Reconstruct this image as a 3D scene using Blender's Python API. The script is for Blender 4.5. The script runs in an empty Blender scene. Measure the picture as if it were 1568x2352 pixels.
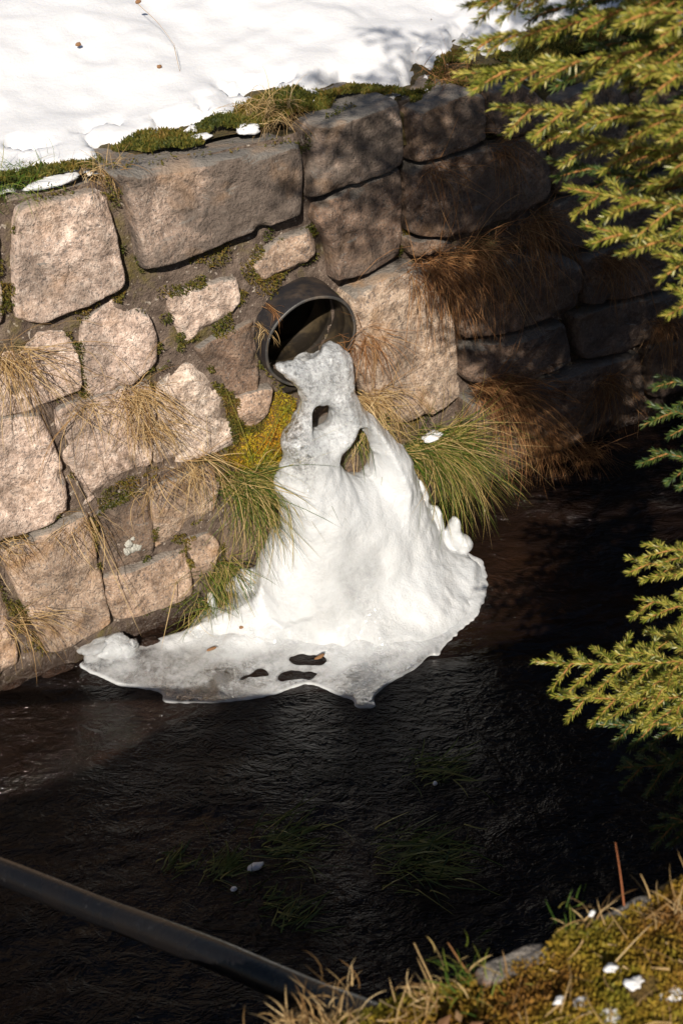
import bpy, math, random
import numpy as np
from mathutils import Vector, noise as mnoise

sc = bpy.context.scene
COL = sc.collection
rnd = random.Random(7)
rng = np.random.default_rng(11)

# ------------------------------------------------------------------ camera
CAM_H = 3.6
PITCH = math.radians(42)
cam_d = bpy.data.cameras.new('camera')
cam_d.sensor_fit = 'VERTICAL'; cam_d.sensor_height = 36; cam_d.sensor_width = 24
cam_d.lens = 40; cam_d.clip_start = 0.05; cam_d.clip_end = 500
cam_d.dof.use_dof = True; cam_d.dof.focus_distance = 4.5; cam_d.dof.aperture_fstop = 5.6
cam = bpy.data.objects.new('camera', cam_d); COL.objects.link(cam)
cam.location = (0, 0, CAM_H); cam.rotation_euler = (math.radians(90) - PITCH, 0, 0)
sc.camera = cam
sc.render.resolution_x = 682; sc.render.resolution_y = 1024

# ------------------------------------------------------------------ sky, sun, exposure
TO_SUN = Vector((-0.05, -0.75, 0.66)).normalized()
w = bpy.data.worlds.new('World'); sc.world = w; w.use_nodes = True
wn = w.node_tree; bg = wn.nodes['Background']
sky = wn.nodes.new('ShaderNodeTexSky'); sky.sky_type = 'NISHITA'; sky.sun_disc = False
sky.sun_elevation = math.asin(TO_SUN.z); sky.sun_rotation = math.atan2(TO_SUN.x, TO_SUN.y)
wn.links.new(sky.outputs[0], bg.inputs[0]); bg.inputs[1].default_value = 0.05
sun_d = bpy.data.lights.new('sun', 'SUN'); sun_d.energy = 4.8; sun_d.angle = math.radians(0.53)
sun_d.color = (1.0, 0.91, 0.79)
sun = bpy.data.objects.new('sun', sun_d); COL.objects.link(sun)
sun.location = (0, -5, 8); sun.rotation_euler = (-TO_SUN).to_track_quat('-Z', 'Y').to_euler()
sc.view_settings.view_transform = 'Standard'; sc.view_settings.look = 'None'
sc.view_settings.gamma = 1; sc.view_settings.exposure = 0.32; sc.view_settings.use_curve_mapping = False
sc.cycles.max_bounces = 7; sc.cycles.diffuse_bounces = 3; sc.cycles.glossy_bounces = 3; sc.cycles.transmission_bounces = 6; sc.cycles.transparent_max_bounces = 12

# ------------------------------------------------------------------ measuring helpers (surveying points off the photograph onto real planes)
FPX = 2613.0
CAMP = np.array([0, 0, CAM_H])
def ray(x, y):
    u = (x - 784) / FPX; v = (y - 1176) / FPX
    return np.array([u, math.cos(PITCH) - v * math.sin(PITCH), -(math.sin(PITCH) + v * math.cos(PITCH))])
def at_z(x, y, z):
    d = ray(x, y); return CAMP + d * ((z - CAM_H) / d[2])
def at_depth(x, y, dep): return CAMP + ray(x, y) * dep

TH = math.radians(30); BE = math.radians(8)
WT = np.array([math.cos(TH), math.sin(TH), 0]); WN = np.array([math.sin(TH), -math.cos(TH), 0])
UPZ = np.array([0, 0, 1.0])
WE = -WN * math.sin(BE) + UPZ * math.cos(BE)
WF = WN * math.cos(BE) + UPZ * math.sin(BE)
B0 = np.array([0, 3.74, 0])
def wall_sh(x, y, off=0.05):
    d = ray(x, y); P0 = B0 + WF * off; k = np.dot(P0 - CAMP, WF) / np.dot(d, WF)
    q = CAMP + d * k - B0; return float(np.dot(q, WT)), float(np.dot(q, WE))
def wall_pt(s, h, off): return B0 + WT * s + WE * h + WF * off
def wall_at(x, y, off=0.05): s, h = wall_sh(x, y, off); return wall_pt(s, h, off)
def so_pt(s, o, z): return B0 + WT * s + WN * o + UPZ * z
def at_o(x, y, o):
    d = ray(x, y); k = (o - np.dot(CAMP - B0, WN)) / np.dot(d, WN); q = CAMP + d * k - B0
    return float(np.dot(q, WT)), float(q[2])
WALL_Z = 1.885       # top of the far wall
BANK_Z = 2.0         # top of the near bank

def sstep(a, b, x):
    t = np.clip((x - a) / (b - a), 0, 1); return t * t * (3 - 2 * t)

_lat = np.random.default_rng(5).random((64, 64, 64)).astype(np.float32)
def vnoise(P, scale, seed=0):
    """smooth value noise in [-1,1] at points P (...,3)"""
    Q = np.asarray(P, np.float64) / scale + np.array([seed * 7.3, seed * 3.1, seed * 5.7]) + 1000.0
    I = np.floor(Q).astype(int); f = Q - I; f = f * f * (3 - 2 * f)
    i0 = I % 64; i1 = (I + 1) % 64
    x0, y0, z0 = i0[..., 0], i0[..., 1], i0[..., 2]; x1, y1, z1 = i1[..., 0], i1[..., 1], i1[..., 2]
    fx, fy, fz = f[..., 0], f[..., 1], f[..., 2]
    def L(a, b, t): return a + (b - a) * t
    v = L(L(L(_lat[x0, y0, z0], _lat[x1, y0, z0], fx), L(_lat[x0, y1, z0], _lat[x1, y1, z0], fx), fy),
          L(L(_lat[x0, y0, z1], _lat[x1, y0, z1], fx), L(_lat[x0, y1, z1], _lat[x1, y1, z1], fx), fy), fz)
    return v * 2 - 1
def fbm(P, scale, oct=3, seed=0, gain=0.5):
    r = 0; a = 1
    for k in range(oct):
        r = r + a * vnoise(P, scale / 2 ** k, seed + k); a *= gain
    return r

def poly_sdf(X, Y, poly):
    """signed distance, positive inside"""
    poly = np.asarray(poly, float); n = len(poly)
    d = np.full(X.shape, 1e9); ins = np.zeros(X.shape, bool)
    for i in range(n):
        a = poly[i]; b = poly[(i + 1) % n]; e = b - a
        wx = X - a[0]; wy = Y - a[1]
        t = np.clip((wx * e[0] + wy * e[1]) / (e @ e + 1e-12), 0, 1)
        d = np.minimum(d, (wx - e[0] * t) ** 2 + (wy - e[1] * t) ** 2)
        c = ((a[1] > Y) != (b[1] > Y)) & (X < (b[0] - a[0]) * (Y - a[1]) / (b[1] - a[1] + 1e-12) + a[0])
        ins ^= c
    d = np.sqrt(d); return np.where(ins, d, -d)

def chaikin(P, k=2):
    P = np.asarray(P, float)
    for _ in range(k):
        Q = np.roll(P, -1, 0); P = np.stack([P * .75 + Q * .25, P * .25 + Q * .75], 1).reshape(-1, P.shape[1])
    return P
def resample(P, n):
    P = np.vstack([P, P[:1]]); L = np.r_[0, np.cumsum(np.linalg.norm(np.diff(P, axis=0), axis=1))]
    t = np.linspace(0, L[-1], n, endpoint=False)
    return np.stack([np.interp(t, L, P[:, k]) for k in range(P.shape[1])], 1)

def mesh_np(name, V, F, smooth=True):
    """F: list of int arrays (n,3) / (n,4)"""
    V = np.asarray(V, np.float32); me = bpy.data.meshes.new(name)
    if isinstance(F, np.ndarray): F = [F]
    F = [np.asarray(f, np.int32) for f in F if len(f)]
    loops = np.concatenate([f.ravel() for f in F]); tot = np.concatenate([np.full(len(f), f.shape[1], np.int32) for f in F])
    me.vertices.add(len(V)); me.vertices.foreach_set('co', V.ravel())
    me.loops.add(len(loops)); me.loops.foreach_set('vertex_index', loops)
    me.polygons.add(len(tot)); me.polygons.foreach_set('loop_start', np.r_[0, np.cumsum(tot)[:-1]].astype(np.int32))
    me.polygons.foreach_set('loop_total', tot)
    me.polygons.foreach_set('use_smooth', np.full(len(tot), smooth))
    me.update(calc_edges=True); me.validate()
    return me

def world_loc(o):
    L = np.zeros(3)
    while o is not None:
        L = L + np.array(o.location); o = o.parent
    return L
def obj(name, V, F, mat, parent=None, loc=None, smooth=True):
    base = world_loc(parent) if parent is not None else np.zeros(3)
    V = np.asarray(V, float)
    if loc is None:
        loc = base if parent is not None else np.array([V[:, 0].mean(), V[:, 1].mean(), V[:, 2].min()])
    me = mesh_np(name, V - np.asarray(loc), F, smooth)
    for m in (mat if isinstance(mat, (list, tuple)) else [mat]): me.materials.append(m)
    o = bpy.data.objects.new(name, me); COL.objects.link(o)
    o.location = np.asarray(loc) - base
    if parent is not None: o.parent = parent
    return o
def tag(o, label=None, cat=None, group=None, kind=None):
    if label: o['label'] = label
    if cat: o['category'] = cat
    if group: o['group'] = group
    if kind: o['kind'] = kind
    return o
def empty(name, loc):
    o = bpy.data.objects.new(name, None); COL.objects.link(o); o.location = loc; o.empty_display_size = .1; return o

# ------------------------------------------------------------------ materials
def new_mat(name):
    m = bpy.data.materials.new(name); m.use_nodes = True; nt = m.node_tree
    return m, nt, nt.nodes['Principled BSDF']
def nd(nt, typ, ins=None, **props):
    n = nt.nodes.new(typ)
    for k, v in props.items(): setattr(n, k, v)
    for k, v in (ins or {}).items():
        if hasattr(v, 'is_output') or isinstance(v, bpy.types.NodeSocket): nt.links.new(v, n.inputs[k])
        else: n.inputs[k].default_value = v
    return n
def ramp(nt, fac, stops, interp='LINEAR'):
    r = nt.nodes.new('ShaderNodeValToRGB'); r.color_ramp.interpolation = interp
    el = r.color_ramp.elements
    while len(el) > 1: el.remove(el[-1])
    for i, (p, c) in enumerate(stops):
        e = el[0] if i == 0 else el.new(p)
        e.position = p; e.color = (*c, 1) if len(c) == 3 else c
    nt.links.new(fac, r.inputs[0]); return r.outputs[0]
def noi(nt, vec, scale, detail=4, rough=.55, dist=0, off=None):
    n = nd(nt, 'ShaderNodeTexNoise', {'Scale': scale, 'Detail': detail, 'Roughness': rough, 'Distortion': dist})
    nt.links.new(vec, n.inputs['Vector']); return n.outputs['Fac']
def mixc(nt, fac, a, b, mode='MIX'):
    n = nt.nodes.new('ShaderNodeMix'); n.data_type = 'RGBA'; n.blend_type = mode
    for k, v in ((0, fac), (6, a), (7, b)):
        if isinstance(v, bpy.types.NodeSocket): nt.links.new(v, n.inputs[k])
        else: n.inputs[k].default_value = v if k == 0 else (*v, 1)
    return n.outputs[2]
def math_(nt, op, a, b=0.0, clamp=False):
    n = nt.nodes.new('ShaderNodeMath'); n.operation = op; n.use_clamp = clamp
    for k, v in enumerate((a, b)):
        if isinstance(v, bpy.types.NodeSocket): nt.links.new(v, n.inputs[k])
        else: n.inputs[k].default_value = v
    return n.outputs[0]
def bump(nt, bsdf, h, dist=.01, strength=1.0):
    b = nd(nt, 'ShaderNodeBump', {'Strength': strength, 'Distance': dist, 'Height': h})
    nt.links.new(b.outputs[0], bsdf.inputs['Normal']); return b
def objvec(nt, randomise=False):
    tc = nt.nodes.new('ShaderNodeTexCoord'); v = tc.outputs['Object']
    if randomise:
        oi = nt.nodes.new('ShaderNodeObjectInfo')
        m = nd(nt, 'ShaderNodeVectorMath', operation='ADD'); nt.links.new(v, m.inputs[0])
        c = nt.nodes.new('ShaderNodeCombineXYZ'); k = math_(nt, 'MULTIPLY', oi.outputs['Random'], 37.0)
        for i in range(3): nt.links.new(k, c.inputs[i])
        nt.links.new(c.outputs[0], m.inputs[1]); return m.outputs[0], oi.outputs['Random']
    return v

def granite(name, tone=1.0, stain=.62, warm=(1, .955, .925), rust=.25, st0=.62):
    m, nt, b = new_mat(name); v, r = objvec(nt, True)
    big = noi(nt, v, 3.2, 4, .6, .3); mid = noi(nt, v, 22, 4, .65); fine = noi(nt, v, 95, 3, .7); spk = noi(nt, v, 150, 2, .6)
    mid2 = noi(nt, v, 48, 3, .6)
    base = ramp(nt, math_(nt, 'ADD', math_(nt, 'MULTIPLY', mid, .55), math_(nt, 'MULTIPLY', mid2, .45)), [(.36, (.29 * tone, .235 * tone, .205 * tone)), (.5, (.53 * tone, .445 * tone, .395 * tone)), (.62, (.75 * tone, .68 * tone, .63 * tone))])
    tint = ramp(nt, r, [(0, (1, .99, .95)), (.5, (.95, .89, .84)), (1, (1.04, .97, .93))])
    base = mixc(nt, 1.0, mixc(nt, 1.0, base, tint, 'MULTIPLY'), warm, 'MULTIPLY')
    dk = ramp(nt, fine, [(.36, (0, 0, 0)), (.45, (1, 1, 1))])
    c = mixc(nt, dk, (.2 * tone, .165 * tone, .15 * tone), base)
    lt = ramp(nt, spk, [(.62, (0, 0, 0)), (.69, (1, 1, 1))])
    c = mixc(nt, math_(nt, 'MULTIPLY', lt, .7), c, (.8 * tone, .74 * tone, .68 * tone))
    c = mixc(nt, 1.0, c, ramp(nt, noi(nt, v, 10, 5, .7, .6), [(.32, (.46, .44, .41)), (.48, (.95, .95, .94)), (.68, (1.15, 1.16, 1.16))]), 'MULTIPLY')
    st = ramp(nt, math_(nt, 'ADD', big, math_(nt, 'MULTIPLY', mid, .35)), [(st0, (0, 0, 0)), (st0 + .2, (1, 1, 1))])
    c = mixc(nt, math_(nt, 'MULTIPLY', st, stain), c, mixc(nt, fine, (.05, .038, .03), (.14, .11, .09)))
    # grey weathered crust where the stone faces up
    g = nt.nodes.new('ShaderNodeNewGeometry'); sx = nt.nodes.new('ShaderNodeSeparateXYZ'); nt.links.new(g.outputs['True Normal'], sx.inputs[0])
    up = ramp(nt, math_(nt, 'ADD', sx.outputs[2], math_(nt, 'MULTIPLY', big, .3)), [(.72, (0, 0, 0)), (.98, (1, 1, 1))])
    c = mixc(nt, math_(nt, 'MULTIPLY', up, .8), c, mixc(nt, fine, (.10, .095, .085), (.24, .225, .205)))
    # warm rust and yellowish algae film
    al = ramp(nt, noi(nt, v, 5.5, 3, .6, .5), [(.55, (0, 0, 0)), (.75, (1, 1, 1))])
    c = mixc(nt, math_(nt, 'MULTIPLY', al, rust), c, (.44 * tone, .24 * tone, .10 * tone))
    nt.links.new(c, b.inputs['Base Color']); b.inputs['Roughness'].default_value = .85
    h = math_(nt, 'ADD', math_(nt, 'MULTIPLY', mid, 1.0), math_(nt, 'MULTIPLY', fine, .5))
    bump(nt, b, h, .016, 1.0)
    return m
M = {}
M['granite'] = granite('granite', 1.15)
M['granite_dark_shaded'] = granite('granite_dark_shaded', .44, .75, (1, .82, .68), .45)  # weathered dark stone, tone lowered further to stand for the right wall's shade
M['granite_patchy'] = granite('granite_patchy', .98, .92, (1, .93, .87), .35, .48)  # wider and stronger dark noise patches
M['granite_rust'] = granite('granite_rust', .9, .45, (1, .88, .76), .7)

def mortar():
    m, nt, b = new_mat('mortar'); v = objvec(nt)
    big = noi(nt, v, 4, 4, .6, .4); mid = noi(nt, v, 28, 4, .65); fine = noi(nt, v, 120, 3, .7); peb = noi(nt, v, 60, 1, .4)
    c = ramp(nt, mid, [(.3, (.07, .048, .036)), (.55, (.16, .118, .092)), (.75, (.27, .21, .172))])
    c = mixc(nt, ramp(nt, peb, [(.68, (0, 0, 0)), (.72, (1, 1, 1))]), c, (.42, .36, .3))
    ms = ramp(nt, math_(nt, 'ADD', big, math_(nt, 'MULTIPLY', mid, .5)), [(.78, (0, 0, 0)), (.92, (1, 1, 1))])
    c = mixc(nt, math_(nt, 'MULTIPLY', ms, .8), c, mixc(nt, fine, (.05, .045, .008), (.16, .12, .02)))
    sz = nt.nodes.new('ShaderNodeSeparateXYZ'); nt.links.new(v, sz.inputs[0])
    wet = ramp(nt, math_(nt, 'ADD', sz.outputs[2], math_(nt, 'MULTIPLY', big, .12)), [(.10, (1, 1, 1)), (.16, (0, 0, 0))])
    c = mixc(nt, wet, c, mixc(nt, .75, c, (.02, .009, .005)))
    nt.links.new(math_(nt, 'SUBTRACT', .95, math_(nt, 'MULTIPLY', wet, .65)), b.inputs['Roughness'])
    nt.links.new(c, b.inputs['Base Color'])
    bump(nt, b, math_(nt, 'ADD', mid, math_(nt, 'MULTIPLY', fine, .6)), .015, 1)
    return m
M['mortar'] = mortar()

def tinted(name, stops, rough=.7, scale=None, mixf=.5, trans=0.0, spec=.3):
    """leaf-like material: colour by piece, drifting slowly in space"""
    m, nt, b = new_mat(name); g = nt.nodes.new('ShaderNodeNewGeometry')
    f = g.outputs['Random Per Island']
    if scale:
        v = objvec(nt); n_ = noi(nt, v, scale, 3, .6); n_ = math_(nt, 'MULTIPLY', math_(nt, 'SUBTRACT', n_, .5), 2.9)
        f = math_(nt, 'ADD', math_(nt, 'MULTIPLY', f, 1 - mixf), math_(nt, 'MULTIPLY', math_(nt, 'ADD', n_, .5), mixf), True)
    c = ramp(nt, f, stops)
    nt.links.new(c, b.inputs['Base Color']); b.inputs['Roughness'].default_value = rough
    b.inputs['Specular IOR Level'].default_value = spec
    if trans:
        tr = nt.nodes.new('ShaderNodeBsdfTranslucent'); nt.links.new(c, tr.inputs[0])
        mx = nt.nodes.new('ShaderNodeMixShader'); mx.inputs[0].default_value = trans
        nt.links.new(b.outputs[0], mx.inputs[1]); nt.links.new(tr.outputs[0], mx.inputs[2])
        nt.links.new(mx.outputs[0], nt.nodes['Material Output'].inputs['Surface'])
    return m
M['straw'] = tinted('straw', [(0, (.22, .12, .045)), (.35, (.40, .26, .11)), (.7, (.52, .36, .17)), (1, (.62, .47, .26))], trans=.2)
M['brown_grass'] = tinted('brown_grass', [(0, (.12, .05, .02)), (.4, (.26, .12, .045)), (.8, (.38, .19, .075)), (1, (.48, .29, .13))], trans=.2)
M['green_grass'] = tinted('green_grass', [(0, (.03, .07, .008)), (.3, (.09, .15, .015)), (.5, (.2, .2, .035)), (.75, (.42, .31, .10)), (1, (.55, .40, .2))], trans=.25)
M['lush_grass'] = tinted('lush_grass', [(0, (.03, .09, .008)), (.5, (.09, .17, .015)), (.85, (.2, .24, .04)), (1, (.42, .34, .1))], trans=.25)
M['water_grass'] = tinted('water_grass', [(0, (.025, .05, .01)), (.5, (.08, .11, .018)), (1, (.22, .2, .06))], rough=.35)
M['moss'] = tinted('moss', [(0, (.02, .03, .004)), (.3, (.05, .06, .006)), (.5, (.10, .09, .012)), (.75, (.15, .10, .018)), (1, (.16, .08, .02))], scale=7, mixf=.55)
M['moss_yellow'] = tinted('moss_yellow', [(0, (.10, .12, .008)), (.3, (.27, .23, .012)), (.6, (.36, .22, .014)), (.82, (.42, .19, .012)), (1, (.28, .08, .008))], scale=11, mixf=.6)
M['moss_bank'] = tinted('moss_bank', [(0, (.06, .06, .006)), (.25, (.17, .15, .012)), (.5, (.26, .17, .018)), (.75, (.22, .105, .018)), (1, (.11, .05, .015))], scale=5, mixf=.78)
M['litter'] = tinted('litter', [(0, (.07, .035, .018)), (.5, (.2, .1, .045)), (1, (.36, .22, .11))])
M['needle'] = tinted('needle', [(0, (.045, .08, .01)), (.3, (.17, .20, .022)), (.65, (.36, .33, .05)), (1, (.54, .45, .11))], rough=.4, trans=.2, spec=.5)
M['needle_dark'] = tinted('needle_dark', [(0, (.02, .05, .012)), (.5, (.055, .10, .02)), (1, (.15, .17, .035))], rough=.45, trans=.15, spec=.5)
M['twig'] = tinted('twig', [(0, (.24, .10, .03)), (1, (.40, .19, .06))])
M['bark'] = tinted('bark', [(0, (.11, .07, .045)), (1, (.16, .105, .07))], scale=9, mixf=.9)
M['red_stem'] = tinted('red_stem', [(0, (.22, .07, .03)), (1, (.32, .12, .05))])

def soil_mat(name, a, b_, c_):
    m, nt, b = new_mat(name); v = objvec(nt)
    n1 = noi(nt, v, 9, 5, .65, .3); n2 = noi(nt, v, 70, 4, .7)
    c = ramp(nt, n1, [(.3, a), (.5, b_), (.7, c_)])
    c = mixc(nt, .5, c, ramp(nt, n2, [(.3, (.25, .25, .25)), (.7, (1.2, 1.15, 1.1))]), 'MULTIPLY')
    nt.links.new(c, b.inputs['Base Color']); b.inputs['Roughness'].default_value = .95
    bump(nt, b, math_(nt, 'ADD', n1, n2), .02, 1); return m
M['soil'] = soil_mat('soil', (.04, .03, .016), (.09, .07, .02), (.13, .085, .035))
M['bank_soil'] = soil_mat('bank_soil', (.10, .075, .012), (.16, .10, .018), (.12, .06, .02))

def snow_mat():
    m, nt, b = new_mat('snow'); v = objvec(nt)
    n1 = noi(nt, v, 6, 4, .6); n2 = noi(nt, v, 60, 4, .7)
    nt.links.new(mixc(nt, n2, (.64, .655, .69), (.75, .755, .775)), b.inputs['Base Color'])
    b.inputs['Roughness'].default_value = .6; b.inputs['Subsurface Weight'].default_value = .25
    b.inputs['Subsurface Radius'].default_value = (.03, .035, .045); b.inputs['Subsurface Scale'].default_value = .5
    bump(nt, b, math_(nt, 'ADD', n1, math_(nt, 'ADD', math_(nt, 'MULTIPLY', n2, .35), math_(nt, 'MULTIPLY', noi(nt, v, 220, 3, .7), .22))), .014, .5); return m
M['snow'] = snow_mat()

def ice_mat(name, clear_attr=True):
    m, nt, b = new_mat(name); v = objvec(nt)
    n1 = noi(nt, v, 9, 4, .6, .4); n2 = noi(nt, v, 45, 4, .65); n3 = noi(nt, v, 110, 3, .7)
    at = nd(nt, 'ShaderNodeAttribute', attribute_name='clear')
    cl = at.outputs['Fac']
    c = mixc(nt, n1, (.52, .55, .58), (.70, .71, .72))
    nt.links.new(c, b.inputs['Base Color'])
    b.inputs['Roughness'].default_value = .3; b.inputs['IOR'].default_value = 1.31
    b.inputs['Subsurface Weight'].default_value = .4; b.inputs['Coat Weight'].default_value = .5; b.inputs['Coat Roughness'].default_value = .12; b.inputs['Coat IOR'].default_value = 1.33
    b.inputs['Subsurface Radius'].default_value = (.05, .055, .06); b.inputs['Subsurface Scale'].default_value = .35
    bump(nt, b, math_(nt, 'ADD', math_(nt, 'MULTIPLY', n2, .7), math_(nt, 'MULTIPLY', n3, .45)), .012, .6)
    g = nd(nt, 'ShaderNodeBsdfPrincipled', {'Base Color': (.93, .95, .97, 1), 'Roughness': .12, 'IOR': 1.31, 'Transmission Weight': 1.0})
    bb = nd(nt, 'ShaderNodeBump', {'Strength': .8, 'Distance': .012, 'Height': math_(nt, 'ADD', n2, n3)})
    nt.links.new(bb.outputs[0], g.inputs['Normal'])
    sp = nd(nt, 'ShaderNodeAttribute', attribute_name='speck').outputs['Fac']
    nl = math_(nt, 'ADD', math_(nt, 'MULTIPLY', n1, .6), math_(nt, 'MULTIPLY', n2, .4)); nf_ = math_(nt, 'ADD', math_(nt, 'MULTIPLY', n2, .6), math_(nt, 'MULTIPLY', n3, .4))
    nm = math_(nt, 'ADD', math_(nt, 'MULTIPLY', nl, math_(nt, 'SUBTRACT', 1.0, sp)), math_(nt, 'MULTIPLY', math_(nt, 'ADD', math_(nt, 'MULTIPLY', math_(nt, 'SUBTRACT', nf_, .5), 1.9), .5), sp))
    f = math_(nt, 'ADD', cl, math_(nt, 'MULTIPLY', math_(nt, 'SUBTRACT', nm, .5), math_(nt, 'MULTIPLY', cl, 2.6)), True)
    mx = nt.nodes.new('ShaderNodeMixShader'); nt.links.new(f, mx.inputs[0])
    nt.links.new(b.outputs[0], mx.inputs[1]); nt.links.new(g.outputs[0], mx.inputs[2])
    nt.links.new(mx.outputs[0], nt.nodes['Material Output'].inputs['Surface'])
    return m
M['ice'] = ice_mat('ice')

def water_mat():
    m, nt, b = new_mat('water'); tc = nt.nodes.new('ShaderNodeTexCoord')
    mp = nd(nt, 'ShaderNodeMapping'); nt.links.new(tc.outputs['Object'], mp.inputs[0])
    mp.inputs['Rotation'].default_value = (0, 0, -TH); mp.inputs['Scale'].default_value = (.55, 1, 1)
    v = mp.outputs[0]
    n0 = noi(nt, v, 2.2, 3, .5, .6); n1 = noi(nt, v, 14, 4, .6, .8); n2 = noi(nt, v, 48, 3, .65, 1.0)
    c = ramp(nt, noi(nt, v, 1.6, 4, .6, .5), [(.35, (.003, .0022, .002)), (.55, (.011, .006, .004)), (.72, (.026, .012, .006))])
    nt.links.new(c, b.inputs['Base Color']); b.inputs['Roughness'].default_value = .06; b.inputs['IOR'].default_value = 1.33
    md = ramp(nt, noi(nt, v, 1.3, 3, .6, 1.2), [(.35, (.25, .25, .25)), (.65, (1.3, 1.3, 1.3))])
    h = math_(nt, 'ADD', math_(nt, 'MULTIPLY', n0, 1.6), math_(nt, 'MULTIPLY', md, math_(nt, 'ADD', math_(nt, 'MULTIPLY', n1, .8), math_(nt, 'MULTIPLY', n2, .28))))
    bump(nt, b, h, .06, 1.0); return m
M['water'] = water_mat()

def plastic(name, col, rough, dirt=None):
    m, nt, b = new_mat(name); v = objvec(nt)
    n1 = noi(nt, v, 6, 5, .65, .5); n2 = noi(nt, v, 60, 4, .7)
    c = mixc(nt, ramp(nt, n1, [(.44, (0, 0, 0)), (.62, (1, 1, 1))]), col, dirt or col)
    c = mixc(nt, ramp(nt, n2, [(.6, (0, 0, 0)), (.72, (1, 1, 1))]), c, tuple(min(1, k * 1.8 + .01) for k in col))
    nt.links.new(c, b.inputs['Base Color'])
    nt.links.new(math_(nt, 'ADD', math_(nt, 'MULTIPLY', n1, .25), rough - .1), b.inputs['Roughness'])
    bump(nt, b, n2, .003, .4); return m
M['pipe'] = plastic('pipe_plastic', (.016, .0155, .018), .5, (.065, .047, .034))
M['pipe_rim'] = plastic('pipe_rim_plastic', (.05, .048, .046), .5, (.16, .13, .10))
M['pipe_in'] = plastic('pipe_inside', (.02, .016, .012), .4, (.075, .055, .03))
M['hose'] = plastic('hose_plastic', (.006, .006, .007), .24, (.008, .007, .007))
M['silt'] = soil_mat('silt', (.012, .008, .005), (.03, .02, .012), (.06, .045, .025))
M['wet'] = soil_mat('wet_rock', (.012, .007, .005), (.035, .018, .011), (.07, .035, .02)); M['wet'].node_tree.nodes['Principled BSDF'].inputs['Roughness'].default_value = .25
M['hose'].node_tree.nodes['Principled BSDF'].inputs['Specular IOR Level'].default_value = .3
M['lichen'] = soil_mat('lichen', (.55, .55, .48), (.72, .72, .66), (.8, .8, .74))

# ------------------------------------------------------------------ ground: water, far ground, snow, near bank
def sheet(name, ss, oo, hfun, mat, kind='structure', trim=None):
    S, O = np.meshgrid(ss, oo, indexing='ij'); P = B0 + S[..., None] * WT + O[..., None] * WN
    P[..., 2] = hfun(S, O, P); V = P.reshape(-1, 3); a, b = S.shape
    I = np.arange(a * b).reshape(a, b)
    F = np.stack([I[:-1, :-1], I[1:, :-1], I[1:, 1:], I[:-1, 1:]], -1).reshape(-1, 4)
    n = np.cross(V[F[0, 1]] - V[F[0, 0]], V[F[0, 2]] - V[F[0, 0]])
    if n[2] < 0: F = F[:, ::-1]
    if trim is not None:
        ok = trim(S, O, P).ravel(); F = F[ok[F].any(1)]
    return tag(obj(name, V, F, mat, loc=(0, 0, 0)), kind=kind)
def spaced(lo, fine_lo, fine_hi, hi, step, n):
    a = np.linspace(0, 1, n + 1)[1:] ** 2.2
    return np.r_[(fine_lo - (fine_lo - lo) * a)[::-1], np.arange(fine_lo, fine_hi + step / 2, step), fine_hi + (hi - fine_hi) * a]

def water_h(S, O, P): return 0.004 * fbm(P, .5, 3, 3) * (np.abs(S) < 8)
water_o = sheet('water', spaced(-40, -3, 4, 60, .05, 14), np.arange(-.12, 3.6, .05), water_h, M['water'])
tag(water_o, 'dark rippling stream water below the stone wall')
sheet('stream_bed', np.array([-40., 60.]), np.array([-.3, 3.7]), lambda S, O, P: S * 0 - .45, M['soil'])

def top_h(S, O, P):
    back = -O - .45
    return WALL_Z - .015 + .03 * fbm(P, .35, 3, 4) * (np.abs(S) < 8) + np.clip(back, 0, 200) * .035 + .5 * sstep(6, 40, back) * (1 + vnoise(P, 9, 2))
oo_top = -np.r_[np.arange(.36, 1.6, .04), 1.6 + 70 * np.linspace(0, 1, 22)[1:] ** 2.0]
sheet('ground', spaced(-45, -3, 4, 65, .05, 14), oo_top, top_h, M['soil'])

# snow edge, measured on the wall top: (s, distance behind the face)
edge_px = [(-260, 450), (-60, 405), (0, 398), (60, 372), (130, 388), (200, 372), (240, 335), (330, 304), (440, 300), (535, 255), (545, 233), (640, 214), (800, 203), (985, 195), (1012, 132), (1120, 100), (1180, 118), (1260, 55), (1330, 38), (1420, 30), (1520, 25), (1568, 40), (1800, -20)]
eS, eO = [], []
for q in edge_px:
    P = at_z(*q, WALL_Z + .02) - B0; eS.append(P @ WT); eO.append(P @ WN)
eS = np.array(eS); eO = np.array(eO); _k = np.argsort(eS); eS = eS[_k]; eO = eO[_k]
def snow_h(S, O, P):
    eo = np.interp(S, eS, eO, left=-.55, right=-.9)
    d = (eo - O) + .05 * fbm(P, .16, 3, 6) + .02 * fbm(P, .04, 2, 9)
    t = np.clip(d / .16, -1, 1)
    lift = np.where(t > 0, .055 * np.sqrt(np.clip(t, 0, 1)), .10 * t)
    lift = lift + .10 * sstep(.1, 1.2, d)
    holes = sstep(.5, .62, vnoise(P, .10, 21) * .5 + .5 + .25 * vnoise(P, .03, 22)) * (1 - sstep(.02, .22, d)) * .12
    big = (.035 * fbm(P, .9, 2, 8) + .0025 * fbm(P, .15, 2, 12)) * sstep(.0, .5, d)
    return top_h(S, O, P) + lift + big - holes
oo_snow = -np.r_[np.arange(.2, 2.2, .018), 2.2 + 70 * np.linspace(0, 1, 24)[1:] ** 2.2]
snow_o = sheet('snow', spaced(-45, -2.6, 3.2, 65, .02, 14), oo_snow, snow_h, M['snow'], 'stuff', trim=lambda S, O, P: (P[..., 2] > top_h(S, O, P) - .012) & (O < -.33))
tag(snow_o, 'bright white snow lying on the slope above the stone wall', 'snow')

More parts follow.
